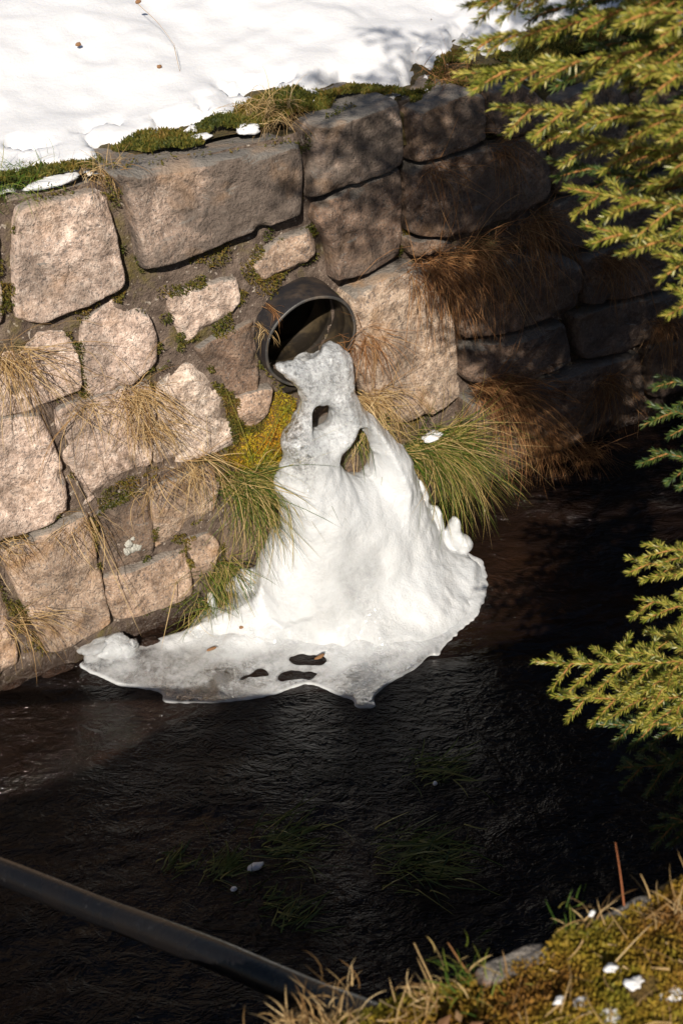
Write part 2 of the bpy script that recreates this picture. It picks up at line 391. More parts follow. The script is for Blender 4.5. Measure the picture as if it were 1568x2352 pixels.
# near bank edge
bank_px = [(-500, 2600), (200, 2480), (640, 2352), (860, 2292), (910, 2258), (1090, 2205), (1260, 2155), (1300, 2110), (1380, 2098), (1490, 2050), (1568, 1995), (1900, 1870)]
bS, bO = [], []
for q in bank_px:
    P = at_z(*q, BANK_Z) - B0; bS.append(P @ WT); bO.append(P @ WN)
bS = np.array(bS); bO = np.array(bO); _k = np.argsort(bS); bS = bS[_k]; bO = bO[_k]
def bank_edge(S): return np.interp(S, bS, bO) + 0 * S
def bank_h(S, O, P):
    d = O - bank_edge(S)
    return BANK_Z - .05 * (1 - sstep(-.02, .14, d)) ** 1 + (.03 * fbm(P, .25, 3, 14) + .008 * fbm(P, .05, 2, 15)) * (np.abs(O) < 6) + np.clip(d - .6, 0, 99) * .03
def make_bank():
    ss = spaced(-45, -2.5, 2.5, 65, .025, 14); dd = np.r_[np.arange(-.03, 1.2, .022), 1.2 + 60 * np.linspace(0, 1, 20)[1:] ** 2.2]
    S, D = np.meshgrid(ss, dd, indexing='ij'); O = bank_edge(S) + D
    P = B0 + S[..., None] * WT + O[..., None] * WN; P[..., 2] = bank_h(S, O, P)
    # turn the rim down into the stream
    P[:, 0, 2] -= .35
    V = P.reshape(-1, 3); a, b = S.shape; I = np.arange(a * b).reshape(a, b)
    F = np.stack([I[:-1, :-1], I[:-1, 1:], I[1:, 1:], I[1:, :-1]], -1).reshape(-1, 4)
    n = np.cross(V[F[0, 1]] - V[F[0, 0]], V[F[0, 2]] - V[F[0, 0]])
    if n[2] < 0: F = F[:, ::-1]
    tag(obj('bank_ground', V, F, M['bank_soil'], loc=(0, 0, 0)), kind='structure')
make_bank()

# ------------------------------------------------------------------ stone maker
def round_corners(P):
    P = np.asarray(P, float); Q = np.roll(P, -1, 0)
    P = np.stack([P * .9 + Q * .1, P * .1 + Q * .9], 1).reshape(-1, 2)
    return chaikin(P, 1)
def stone_mesh(sh, prot, depth, seed, nb=76, rough=1.0, r=.016):
    """sh: outline (s,h) on the wall; returns world verts and faces of one rounded, uneven block"""
    C2 = resample(round_corners(sh), nb); c = C2.mean(0)
    n3 = np.c_[C2, np.zeros(nb)]
    rad = np.linalg.norm(C2 - c, axis=1)
    C2 = c + (C2 - c) * (1 + (.020 * fbm(n3, .08, 3, seed) + .010 * vnoise(n3, .025, seed + 3))[:, None] * rough * .12 / rad.mean())
    rad = np.linalg.norm(C2 - c, axis=1).mean()
    ins = np.r_[0, .004, .009, .016, .026, np.arange(.04, rad * .93, .017 if nb > 60 else .04)]
    ts = 1 - ins / rad
    V = [np.c_[C2, np.full(nb, -depth)], np.c_[C2, np.full(nb, -.02)]]
    tilt = np.random.default_rng(seed).normal(0, .035, 2)
    for t in ts:
        Q = c + (C2 - c) * t; dl = (1 - t) * rad
        prof = math.sqrt(max(0, 1 - (1 - min(dl / r, 1)) ** 2))
        q3 = np.c_[Q, np.zeros(nb)]
        nz = .016 * fbm(q3, .25, 2, seed + 1) + .007 * fbm(q3, .075, 2, seed + 5) + .004 * fbm(q3, .03, 2, seed + 9) - .035 * sstep(.1, .6, vnoise(q3, .09, seed + 13)) * (1 - sstep(.0, .06, dl)) - .006 * sstep(.3, .5, vnoise(q3, .05, seed + 17))
        off = prot * prof + (nz * rough + (Q - c) @ tilt) * min(1, prof * 1.1)
        V.append(np.c_[Q, off])
    V.append(np.array([[c[0], c[1], V[-1][:, 2].mean()]]))
    nr = len(V) - 1; V = np.vstack(V)
    i = np.arange(nb); j = (i + 1) % nb
    F4 = np.concatenate([np.stack([k * nb + i, k * nb + j, (k + 1) * nb + j, (k + 1) * nb + i], 1) for k in range(nr - 1)])
    F3 = np.stack([(nr - 1) * nb + i, (nr - 1) * nb + j, np.full(nb, nr * nb)], 1)
    area = 0.5 * np.sum(C2[:, 0] * np.roll(C2[:, 1], -1) - np.roll(C2[:, 0], -1) * C2[:, 1])
    if area < 0: F4 = F4[:, ::-1]; F3 = F3[:, ::-1]
    W = B0 + V[:, :1] * WT + V[:, 1:2] * WE + V[:, 2:3] * WF
    return W, [F4, F3]

wall = empty('stone_wall', so_pt(0, 0, 0))
tag(wall, 'battered retaining wall of large granite blocks in mossy mortar below the snow', 'wall')
STONES = [  # outline, how far it stands proud, depth, material
    ([(-130, 520), (-10, 500), (8, 690), (8, 745), (-120, 790)], .05, .3, 'granite'),
    ([(51, 487), (140, 462), (231, 446), (252, 462), (268, 540), (287, 660), (200, 700), (110, 742), (48, 735), (42, 620)], .07, .34, 'granite'),
    ([(262, 402), (297, 398), (400, 384), (512, 369), (600, 352), (692, 338), (698, 400), (697, 490), (560, 540), (420, 598), (335, 620), (325, 540), (300, 450)], .085, .36, 'granite_patchy'),
    ([(738, 322), (746, 299), (830, 268), (919, 240), (928, 300), (930, 382), (800, 430), (722, 456), (732, 390)], .08, .34, 'granite_patchy'),
    ([(972, 262), (1080, 214), (1112, 226), (1118, 322), (1040, 350), (962, 372), (963, 300)], .07, .34, 'granite_dark_shaded'),
    ([(1126, 214), (1200, 196), (1262, 240), (1266, 300), (1190, 316), (1130, 306)], .05, .3, 'granite_dark_shaded'),
    ([(1275, 232), (1400, 190), (1450, 200), (1460, 300), (1400, 400), (1290, 450), (1276, 330)], .05, .3, 'granite_dark_shaded'),
    ([(1470, 170), (1568, 140), (1660, 130), (1660, 330), (1560, 370), (1475, 390)], .05, .3, 'granite_dark_shaded'),
    ([(588, 602), (640, 556), (720, 530), (727, 580), (682, 624), (606, 642)], .045, .14, 'granite_rust'),
    ([(738, 475), (800, 440), (921, 392), (920, 500), (916, 590), (830, 628), (775, 642), (768, 570), (730, 510)], .045, .14, 'granite_dark_shaded'),
    ([(952, 405), (975, 382), (1060, 362), (1252, 314), (1268, 380), (1268, 450), (1180, 500), (1050, 545), (958, 540), (950, 470)], .06, .14, 'granite_dark_shaded'),
    ([(955, 556), (1000, 552), (1036, 560), (1030, 580), (960, 590)], .04, .12, 'granite_dark_shaded'),
    ([(390, 684), (440, 660), (540, 640), (546, 690), (515, 730), (428, 786), (408, 745)], .032, .14, 'granite'),
    ([(195, 744), (265, 690), (332, 716), (359, 770), (356, 832), (300, 882), (206, 910), (188, 850), (190, 790)], .045, .14, 'granite'),
    ([(-120, 830), (0, 800), (92, 766), (165, 770), (180, 830), (183, 890), (70, 944), (-20, 962), (-120, 990)], .04, .14, 'granite'),
    ([(448, 800), (520, 764), (574, 738), (592, 790), (588, 900), (545, 905), (510, 890), (478, 838)], .022, .12, 'granite_dark_shaded'),
    ([(550, 912), (622, 893), (612, 950), (590, 982), (562, 984), (545, 948)], .035, .12, 'granite_rust'),
    ([(812, 692), (880, 644), (962, 618), (1030, 700), (1050, 830), (1062, 910), (1000, 950), (930, 984), (870, 935), (822, 860), (812, 770)], .075, .16, 'granite_rust'),
    ([(130, 945), (190, 920), (262, 898), (340, 880), (356, 930), (345, 1072), (252, 1120), (200, 1162), (168, 1110), (148, 1040)], .04, .14, 'granite'),
    ([(372, 892), (432, 834), (482, 868), (515, 920), (541, 1022), (440, 1058), (358, 1062), (358, 960)], .04, .14, 'granite'),
    ([(-120, 1005), (0, 972), (95, 958), (122, 1020), (146, 1075), (156, 1180), (90, 1215), (0, 1242), (-120, 1290)], .055, .14, 'granite'),
    ([(216, 1182), (330, 1120), (346, 1200), (350, 1270), (250, 1312), (226, 1302)], .022, .14, 'granite_dark_shaded'),
    ([(348, 1120), (480, 1070), (502, 1110), (490, 1170), (405, 1228), (358, 1258), (352, 1180)], .028, .14, 'granite_rust'),
    ([(6, 1268), (100, 1230), (205, 1184), (226, 1290), (256, 1436), (180, 1476), (112, 1500), (62, 1400), (22, 1312)], .06, .16, 'granite_rust'),
    ([(236, 1332), (330, 1302), (430, 1264), (446, 1370), (342, 1410), (270, 1426)], .055, .16, 'granite_rust'),
    ([(426, 1242), (480, 1224), (502, 1250), (492, 1310), (448, 1332)], .03, .14, 'granite_rust'),
    ([(-120, 1345), (-8, 1300), (28, 1420), (46, 1528), (-120, 1600)], .03, .16, 'granite_rust'),
    ([(516, 1120), (640, 1110), (660, 1180), (640, 1290), (516, 1290)], .02, .14, 'granite_dark_shaded'),
    ([(690, 1000), (800, 960), (900, 1000), (900, 1120), (700, 1160)], .02, .14, 'granite_dark_shaded'),
    ([(1070, 646), (1240, 590), (1330, 606), (1332, 700), (1200, 756), (1072, 782)], .05, .14, 'granite_dark_shaded'),
    ([(1072, 806), (1200, 782), (1302, 750), (1322, 832), (1200, 880), (1082, 880)], .05, .14, 'granite_dark_shaded'),
    ([(1345, 600), (1500, 545), (1600, 530), (1600, 640), (1480, 672), (1350, 704)], .05, .14, 'granite_dark_shaded'),
    ([(1335, 730), (1460, 696), (1600, 660), (1600, 760), (1345, 836)], .05, .14, 'granite_dark_shaded'),
    ([(1282, 478), (1420, 420), (1600, 390), (1600, 510), (1450, 545), (1300, 580)], .05, .14, 'granite_dark_shaded'),
    ([(1205, 900), (1350, 850), (1480, 818), (1482, 932), (1350, 1000), (1230, 1040)], .05, .14, 'granite_dark_shaded'),
    ([(1498, 800), (1640, 770), (1640, 890), (1500, 920)], .05, .14, 'granite_dark_shaded'),
    ([(1075, 930), (1180, 905), (1212, 1050), (1110, 1070)], .05, .14, 'granite_dark_shaded'),
]
outlines = []
stone_objs = []
for k, (pp, prot, dep, mt) in enumerate(STONES):
    sh = np.array([wall_sh(x, y, prot) for x, y in pp]); sh = sh.mean(0) + (sh - sh.mean(0)) * (1 + .012 / np.linalg.norm(sh - sh.mean(0), axis=1).mean() * 1.3); outlines.append(sh)
    V, F = stone_mesh(sh, max(prot * (.9 if mt == 'granite' else 1), .038), dep, 100 + k * 13, nb=120)
    stone_objs.append(obj('stone', V, F, M[mt], wall))
# the wall runs on out of view on both sides: coursed blocks
def course_run(s0, s1, seed, left):
    R = random.Random(seed); h = .03
    for ci, ch in enumerate((.42, .36, .4, .33, .33)):
        s = s0 + R.uniform(0, .25) if not left else s0
        while s < s1 - .12:
            L = min(R.uniform(.3, .62), s1 - s)
            j = lambda: R.uniform(-.02, .02)
            g = .025
            q = np.array([(s + g + j(), h + g + j()), (s + L * .5, h + g + j()), (s + L - g + j(), h + g + j()), (s + L - g + j(), h + ch * .5), (s + L - g + j(), h + ch - g + j()), (s + L * .5, h + ch - g + j()), (s + g + j(), h + ch - g + j()), (s + g + j(), h + ch * .5)])
            V, F = stone_mesh(q, R.uniform(.04, .07), .3 if ci == 4 else .14, seed * 50 + int(s * 100) % 900 + ci, nb=40)
            obj('stone', V, F, M[R.choice(['granite', 'granite', 'granite_rust'] if left else ['granite_dark_shaded', 'granite_dark_shaded', 'granite_rust'])], wall)
            s += L
        h += ch
course_run(-4.3, -1.62, 3, True)
course_run(2.12, 4.6, 4, False)

# pipe axis: mouth centre seen at (718,785)
PIPE_R = .2; PIPE_O = -.045
PIPE_S, PIPE_Z = at_o(716, 786, PIPE_O)
def mortar_mesh():
    ss = spaced(-40, -2.2, 2.6, 60, .018, 10); hh = np.arange(-.35, 1.9, .018)
    S, Hh = np.meshgrid(ss, hh, indexing='ij'); P3 = np.stack([S, Hh, S * 0], -1)
    rec = .020 - .08 * sstep(-.45, .2, S + .3 * (1 - Hh))
    off = rec + (.009 * fbm(P3, .09, 3, 31) + .005 * vnoise(P3, .03, 33))
    V = (B0 + S[..., None] * WT + Hh[..., None] * WE + off[..., None] * WF)
    pz = V[..., 2]; ps = S
    keep = (ps - PIPE_S) ** 2 + (pz - PIPE_Z) ** 2 > (PIPE_R - .01) ** 2
    a, b = S.shape; I = np.arange(a * b).reshape(a, b)
    F = np.stack([I[:-1, :-1], I[1:, :-1], I[1:, 1:], I[:-1, 1:]], -1)
    kf = keep[:-1, :-1] | keep[1:, :-1] | keep[1:, 1:] | keep[:-1, 1:]
    return V.reshape(-1, 3), F[kf]
V, F = mortar_mesh(); obj('mortar', V, F, M['mortar'], wall)
# rough rubble footing hidden under water line and a level cap behind the coping
def cap():
    ss = spaced(-40, -2.2, 2.6, 60, .05, 10); oo = np.linspace(-.5, -.24, 6)
    S, O = np.meshgrid(ss, oo, indexing='ij'); P = B0 + S[..., None] * WT + O[..., None] * WN
    P[..., 2] = WALL_Z - .045 + .012 * fbm(P, .1, 2, 40); P[:, -1, 2] -= .1
    a, b = S.shape; I = np.arange(a * b).reshape(a, b)
    F = np.stack([I[:-1, :-1], I[1:, :-1], I[1:, 1:], I[:-1, 1:]], -1).reshape(-1, 4)
    obj('coping_bed', P.reshape(-1, 3), F, M['soil'], wall)
cap()

# lichen on one block
def disc(c_s, c_h, off, r, seed):
    a = np.linspace(0, 2 * math.pi, 22, endpoint=False); R = np.random.default_rng(seed)
    rr = r * (1 + .25 * np.sin(a * 3 + R.uniform(0, 6)) * R.uniform(.3, 1) + R.normal(0, .07, 22))
    V = [np.c_[c_s + rr * np.cos(a), c_h + rr * np.sin(a), np.full(22, off - .012)], np.c_[c_s + rr * .9 * np.cos(a), c_h + rr * .9 * np.sin(a), np.full(22, off + .002)], np.array([[c_s, c_h, off + .004]])]
    V = np.vstack(V); i = np.arange(22); j = (i + 1) % 22
    return B0 + V[:, :1] * WT + V[:, 1:2] * WE + V[:, 2:3] * WF, [np.stack([i, j, j + 22, i + 22], 1), np.stack([i + 22, j + 22, np.full(22, 44)], 1)]
for k, (x, y, r) in enumerate([(299, 1253, .017), (312, 1262, .019), (296, 1270, .016), (322, 1258, .018), (331, 1261, .012), (308, 1240, .008)]):
    s, h = wall_sh(x, y, .045); V, F = disc(s, h, .038, r, k)
    o = obj('lichen', V, F, M['lichen'], stone_objs[21]); o['label'] = 'pale crusty lichen spot on the stone'

# ------------------------------------------------------------------ drain pipe
pipe = empty('drain_pipe', so_pt(PIPE_S, PIPE_O, PIPE_Z))
tag(pipe, 'black plastic drain pipe jutting from the stone wall above the icefall', 'pipe')
def ring_surface(prof, seg=72, squash=1.0):
    """prof: list of (o, radius) along the pipe axis"""
    a = np.linspace(0, 2 * math.pi, seg, endpoint=False); V = []
    for o_, r_ in prof:
        wob = 1 + .012 * np.sin(2 * a + 1) + .006 * np.sin(3 * a) + .004 * np.sin(7 * a + 2)
        V.append(np.stack([PIPE_S + r_ * wob * np.cos(a), np.full(seg, o_), PIPE_Z + r_ * wob * np.sin(a)], 1))
    V = np.vstack(V); i = np.arange(seg); j = (i + 1) % seg
    F = np.concatenate([np.stack([k * seg + i, k * seg + j, (k + 1) * seg + j, (k + 1) * seg + i], 1) for k in range(len(prof) - 1)])
    W = B0 + V[:, :1] * WT + V[:, 1:2] * WN + V[:, 2:3] * UPZ
    return W, F
R = PIPE_R
V, F = ring_surface([(-1.3, R), (-.3, R), (PIPE_O - .10, R), (PIPE_O - .012, R), (PIPE_O - .003, R - .002)]); obj('outer_shell', V, F, M['pipe'], pipe)
V, F = ring_surface([(PIPE_O - .004, R - .001), (PIPE_O, R - .004), (PIPE_O, R - .010), (PIPE_O - .004, R - .013)]); obj('rim', V, F, M['pipe_rim'], pipe)
ins = [(PIPE_O - .003, R - .0128)]
o_ = PIPE_O - .02
ins.append((o_, R - .014))
while o_ > -1.2:
    ins += [(o_ - .03, R - .014), (o_ - .036, R - .019), (o_ - .045, R - .019), (o_ - .051, R - .014)]; o_ -= .12
ins.append((-1.3, .01))
V, F = ring_surface(ins); obj('inner_lining', V, F[:, ::-1], M['pipe_in'], pipe)
# silt lying along the bottom of the pipe
def silt():
    oo = np.linspace(-1.2, PIPE_O - .03, 40); aa = np.linspace(-1, 1, 18)
    O, A = np.meshgrid(oo, aa, indexing='ij'); rr = R - .022; lev = -.78 * rr
    ww = math.sqrt(rr * rr - lev * lev)
    P = np.stack([PIPE_S + A * ww, O, PIPE_Z + lev + 0 * O], -1)
    P[..., 2] += .012 * fbm(P, .12, 3, 51) - .08 * sstep(-.02, PIPE_O, O)
    V = B0 + P[..., :1] * WT + P[..., 1:2] * WN + P[..., 2:3] * UPZ
    a, b = O.shape; I = np.arange(a * b).reshape(a, b)
    F = np.stack([I[:-1, :-1], I[1:, :-1], I[1:, 1:], I[:-1, 1:]], -1).reshape(-1, 4)
    obj('silt', V.reshape(-1, 3), F, M['silt'], pipe)
silt()

# ------------------------------------------------------------------ ice
def surface_nets(Fv, org, h):
    nx, ny, nz = Fv.shape
    cnt = np.zeros((nx - 1, ny - 1, nz - 1), np.int16); acc = np.zeros((nx - 1, ny - 1, nz - 1, 3), np.float32)
    cs = [(i, j, k) for i in (0, 1) for j in (0, 1) for k in (0, 1)]
    def sub(c): return Fv[c[0]:nx - 1 + c[0], c[1]:ny - 1 + c[1], c[2]:nz - 1 + c[2]]
    for a in cs:
        for ax in range(3):
            if a[ax]: continue
            b = list(a); b[ax] = 1
            A = sub(a); Bv = sub(b); m = (A < 0) != (Bv < 0)
            t = np.where(m, A / np.where(m, A - Bv, 1), 0)
            cnt += m
            for q in range(3):
                acc[..., q] += np.where(m, a[q] + (t if q == ax else 0), 0)
    act = cnt > 0; idx = -np.ones(act.shape, np.int64); idx[act] = np.arange(act.sum())
    base = np.stack(np.nonzero(act), 1)
    V = (base + acc[act] / cnt[act][:, None]) * h + org
    Q = []
    for ax in range(3):
        s0 = [slice(None)] * 3; s1 = [slice(None)] * 3
        s0[ax] = slice(0, -1); s1[ax] = slice(1, None)
        A = Fv[tuple(s0)]; Bv = Fv[tuple(s1)]; m = (A < 0) != (Bv < 0)
        p, q = [(1, 2), (2, 0), (0, 1)][ax]
        I = np.stack(np.nonzero(m), 1); ok = (I[:, p] > 0) & (I[:, q] > 0) & (I[:, p] < Fv.shape[p] - 1) & (I[:, q] < Fv.shape[q] - 1); I = I[ok]
        sgn = A[tuple(I.T)] < 0
        def cell(dp, dq):
            J = I.copy(); J[:, p] -= dp; J[:, q] -= dq; return idx[tuple(J.T)]
        f = np.stack([cell(1, 1), cell(0, 1), cell(0, 0), cell(1, 0)], 1)
        f[~sgn] = f[~sgn][:, ::-1]; Q.append(f)
    return V, np.concatenate(Q)
def smin(a, b, k):
    h = np.clip(.5 + .5 * (b - a) / k, 0, 1); return b + (a - b) * h - k * h * (1 - h)

icefall = empty('icefall', so_pt(-.1, .35, 0))
tag(icefall, 'white frozen cascade of ice spilling from the drain pipe into the stream', 'icefall')

def osil(y): return float(np.interp(y, [780, 850, 930, 1000, 1150, 1300], [-.03, .03, .05, .08, .15, .22]))
col_px = [(634, 846), (668, 838), (700, 830), (722, 818), (732, 806), (745, 786), (760, 796), (782, 802), (804, 816), (803, 850), (800, 885), (812, 915), (826, 940),
          (850, 948), (890, 990), (925, 1040), (940, 1092), (962, 1142), (985, 1182), (1004, 1240), (1020, 1330), (980, 1420),
          (600, 1420), (610, 1330), (640, 1268), (656, 1222), (650, 1160), (634, 1128), (648, 1104), (650, 1075), (656, 1058), (651, 1024), (662, 1000), (688, 958), (700, 925), (684, 894), (656, 868)]
hole_px = [[(706, 926), (732, 920), (764, 944), (760, 978), (732, 996), (706, 980)],
           [(814, 962), (836, 994), (850, 1040), (852, 1096), (820, 1090), (780, 1068), (768, 1036), (788, 1002)]]
colsz = np.array([at_o(x, y, osil(y)) for x, y in col_px])
holes = [np.array([at_o(x, y, osil(y)) for x, y in hp]) for hp in hole_px]
mound_px = [(408, 1452), (440, 1430), (500, 1392), (540, 1352), (600, 1300), (720, 1180), (900, 1130), (1010, 1210), (1070, 1262), (1106, 1300), (1114, 1345), (1098, 1402), (1050, 1445), (1000, 1486), (940, 1494), (840, 1506), (760, 1496), (700, 1488), (620, 1484), (550, 1480), (470, 1470)]
mound_so = []
for x, y in mound_px:
    q = at_z(x, y, .015) - B0; mound_so.append((q @ WT, q @ WN))
mound_so = chaikin(mound_so, 2)
BLOBS = [(1042, 1225, .09, .04, .05, .10), (1060, 1245, .06, .05, .06, .05), (1000, 1205, .14, .035, .06, .12), (968, 1165, .22, .03, .05, .10),
         (565, 1328, .09, .06, .035, .04), (545, 1348, .06, .05, .03, .03), (487, 1388, .06, .014, .014, .06), (640, 1132, .52, .05, .03, .022), (655, 1022, .78, .03, .03, .018), (772, 812, 1.08, .035, .05, .045), (725, 832, 1.06, .05, .05, .022)]
def make_column():
    h = .0085
    s = np.arange(-1.0, .62, h); o = np.arange(-.16, .84, h); z = np.arange(-.05, 1.24, h)
    S2, Z2 = np.meshgrid(s, z, indexing='ij')
    nz2 = np.stack([S2, Z2 * .6, 0 * S2], -1)
    d = poly_sdf(S2, Z2, chaikin(colsz, 1)) + .011 * fbm(nz2, .07, 4, 61, .6)
    for hp in holes:
        dh = poly_sdf(S2, Z2, chaikin(hp, 1)) + .010 * fbm(nz2, .05, 3, 63); d = np.minimum(d, -dh)
    Tz = np.interp(Z2, [0, .25, .5, .8, .95, 1.1, 1.25], [.26, .22, .17, .11, .06, .05, .045])
    Rz = np.interp(Z2, [0, .3, .6, .9, 1.1], [.26, .24, .18, .07, .05])
    oc = np.interp(Z2, [0, .3, .6, .85, 1.0, 1.25], [.22, .18, .12, .07, .04, -.04])
    t = np.clip(d / Rz, 0, 1); thick = Tz * np.sqrt(1 - (1 - t) ** 2)
    O3 = o[None, :, None]
    P = np.stack(np.broadcast_arrays(s[:, None, None], O3, z[None, None, :]), -1)
    front = np.abs(O3 - oc[:, None, :])
    fc = np.where(d[:, None, :] > 0, front - thick[:, None, :], np.sqrt(np.minimum(d, 0)[:, None, :] ** 2 + front ** 2))
    # fan at the foot
    S1, O1 = np.meshgrid(s, o, indexing='ij')
    dm = poly_sdf(S1, O1, mound_so)
    lob = np.stack([S1, O1, 0 * S1], -1)
    dm2 = dm + .035 * fbm(lob, .16, 4, 65)
    hm = np.where(dm2 > 0, .03 * sstep(0, .05, dm2) + .66 * np.clip(dm2 - .02, 0, 1) ** 1.15, dm2 * .8)
    hm = np.minimum(hm, .24)
    fm = (z[None, None, :] - hm[:, :, None]) * .7
    f = smin(fc, fm, .10)
    for (bx, by, bz, rx, ry, rz) in BLOBS:
        q = at_z(bx, by, bz) - B0; cs_, co_ = q @ WT, q @ WN
        e = np.sqrt(((P[..., 0] - cs_) / rx) ** 2 + ((P[..., 1] - co_) / ry) ** 2 + ((P[..., 2] - bz) / rz) ** 2) - 1
        f = smin(f, e * min(rx, ry, rz), .025)
    e = np.sqrt(((P[..., 0] - PIPE_S - .035) / .075) ** 2 + ((P[..., 1] + .14) / .16) ** 2 + ((P[..., 2] - PIPE_Z + .165) / .04) ** 2) - 1
    f = smin(f, e * .04, .03)
    # vertical flutes and lumps
    Pf = P * np.array([1, 1, .35])
    f = f + .006 * fbm(Pf, .15, 2, 71) + .015 * fbm(P, .17, 2, 74) + .004 * fbm(P, .04, 2, 79) + .009 * fbm(P, .035, 2, 82) * sstep(.7, .95, z)[None, None, :] + .012 * np.abs(vnoise(P, .2, 77)) * sstep(.1, .5, z)[None, None, :]
    f[:, :, 0] = np.maximum(f[:, :, 0], .01)
    V, Q = surface_nets(f.astype(np.float32), np.array([s[0], o[0], z[0]]), h)
    W = B0 + V[:, :1] * WT + V[:, 1:2] * WN + V[:, 2:3] * UPZ
    ob = obj('ice_column', W, Q, M['ice'], icefall)
    cl = .05 + .34 * np.clip(fbm(V * np.array([1, 1, .55]), .17, 3, 99) - .05, 0, 1) + sstep(.6, .92, V[:, 2] + .08 * fbm(V, .12, 2, 98)) * .42 + .12 * sstep(.35, .55, V[:, 0]) 
    dd = poly_sdf(V[:, 0], V[:, 1], mound_so)
    cl = cl + .25 * (1 - sstep(0, .06, dd)) * (V[:, 2] < .08)
    at = ob.data.attributes.new('clear', 'FLOAT', 'POINT'); at.data.foreach_set('value', cl.astype(np.float32))
    at = ob.data.attributes.new('speck', 'FLOAT', 'POINT'); at.data.foreach_set('value', sstep(.5, .8, V[:, 2]).astype(np.float32))
make_column()

sheet_px = [(178, 1518), (240, 1500), (300, 1488), (360, 1462), (440, 1440), (520, 1380), (700, 1300), (950, 1250), (1060, 1236), (1078, 1268), (1112, 1284), (1120, 1335), (1112, 1392), (1066, 1442), (1016, 1484), (1010, 1506), (985, 1502), (962, 1530), (905, 1558), (868, 1584), (858, 1602), (866, 1619), (840, 1624), (812, 1620), (816, 1604), (770, 1594), (735, 1572), (698, 1566), (640, 1590), (565, 1608), (470, 1612), (385, 1612), (372, 1604), (376, 1590), (340, 1578), (270, 1570), (236, 1552), (190, 1534)]
sh_holes_px = [[(548, 1556), (575, 1540), (600, 1534), (622, 1542), (618, 1552), (580, 1554)], [(644, 1546), (660, 1536), (735, 1538), (728, 1550), (690, 1556), (650, 1556)], [(664, 1510), (690, 1500), (735, 1500), (745, 1520), (720, 1526), (680, 1522)]]
def on_water(pp): 
    r = []
    for x, y in pp:
        q = at_z(x, y, .012) - B0; r.append((q @ WT, q @ WN))
    return np.array(r)
def make_sheet():
    h = .0065
    pol = chaikin(on_water(sheet_px), 2); mn = pol.min(0) - .03; mx = pol.max(0) + .03
    s = np.arange(mn[0], mx[0], h); o = np.arange(mn[1], mx[1], h); z = np.arange(-.026, .085, h)
    S1, O1 = np.meshgrid(s, o, indexing='ij'); P2 = np.stack([S1, O1, 0 * S1], -1)
    d = poly_sdf(S1, O1, pol) + .004 * fbm(P2, .03, 2, 81) + .008 * vnoise(P2, .016, 87) * sstep(.0, .2, S1)
    for hp in sh_holes_px: d = np.minimum(d, -poly_sdf(S1, O1, chaikin(on_water(hp), 1)) - .002 + .014 * fbm(P2, .05, 3, 83))
    top = .002 + .010 * np.sqrt(np.clip(d / .015, 0, 1)) + .03 * sstep(.03, .3, d) + (.010 * fbm(P2, .16, 3, 84) + .005 * fbm(P2, .05, 2, 86)) * sstep(0, .06, d)
    Z = z[None, None, :]
    f = np.maximum(Z - top[..., None], -.018 - Z); f = np.maximum(f, -d[..., None])
    V, Q = surface_nets(f.astype(np.float32), np.array([s[0], o[0], z[0]]), h)
    W = B0 + V[:, :1] * WT + V[:, 1:2] * WN + V[:, 2:3] * UPZ
    ob = obj('ice_sheet', W, Q, M['ice'], icefall)
    dm = -poly_sdf(V[:, 0], V[:, 1], mound_so); dp = poly_sdf(V[:, 0], V[:, 1], pol)
    cl = .16 + .52 * sstep(.0, .2, dm) + .34 * fbm(V * np.array([.5, 1.7, 1]), .14, 3, 90)
    cl = cl * (1 - .75 * (1 - sstep(.0, .012, dp))) + .12 * sstep(-.5, -.2, V[:, 0])
    at = ob.data.attributes.new('clear', 'FLOAT', 'POINT'); at.data.foreach_set('value', np.clip(cl, 0, 1).astype(np.float32))
make_sheet()

def ice_lump(c, rad, seed, name='ice_lump', clear=.25, parent=icefall, mat='ice', n=26, rag=.35):
    """small uneven knob of ice or snow"""
    th = np.linspace(0, math.pi, n // 2); ph = np.linspace(0, 2 * math.pi, n, endpoint=False)
    T, Ph = np.meshgrid(th, ph, indexing='ij'); D = np.stack([np.sin(T) * np.cos(Ph), np.sin(T) * np.sin(Ph), np.cos(T)], -1).reshape(-1, 3)
    r = 1 + rag * fbm(D, .8, 3, seed) + .1 * vnoise(D, .2, seed + 4)
    L = D * r[:, None] * np.array(rad); W = np.asarray(c) + L[:, :1] * WT + L[:, 1:2] * WN + L[:, 2:3] * UPZ
    a, b = T.shape; I = np.arange(a * b).reshape(a, b); J = np.roll(I, -1, 1)
    F = np.stack([I[:-1], I[1:], J[1:], J[:-1]], -1).reshape(-1, 4)
    ob = obj(name, W, F, M[mat], parent)
    if mat == 'ice':
        at = ob.data.attributes.new('clear', 'FLOAT', 'POINT'); at.data.foreach_set('value', np.full(len(W), clear, np.float32))
    return ob
for k, (x, y, z, r, cl) in enumerate([
        (215, 1492, .04, (.07, .045, .035), .5), (258, 1486, .03, (.08, .045, .045), .4), (290, 1490, .02, (.05, .04, .035), .5), (308, 1478, .05, (.02, .016, .022), .7)]):
    ice_lump(at_z(x, y, z), r, 300 + k * 7, clear=cl)

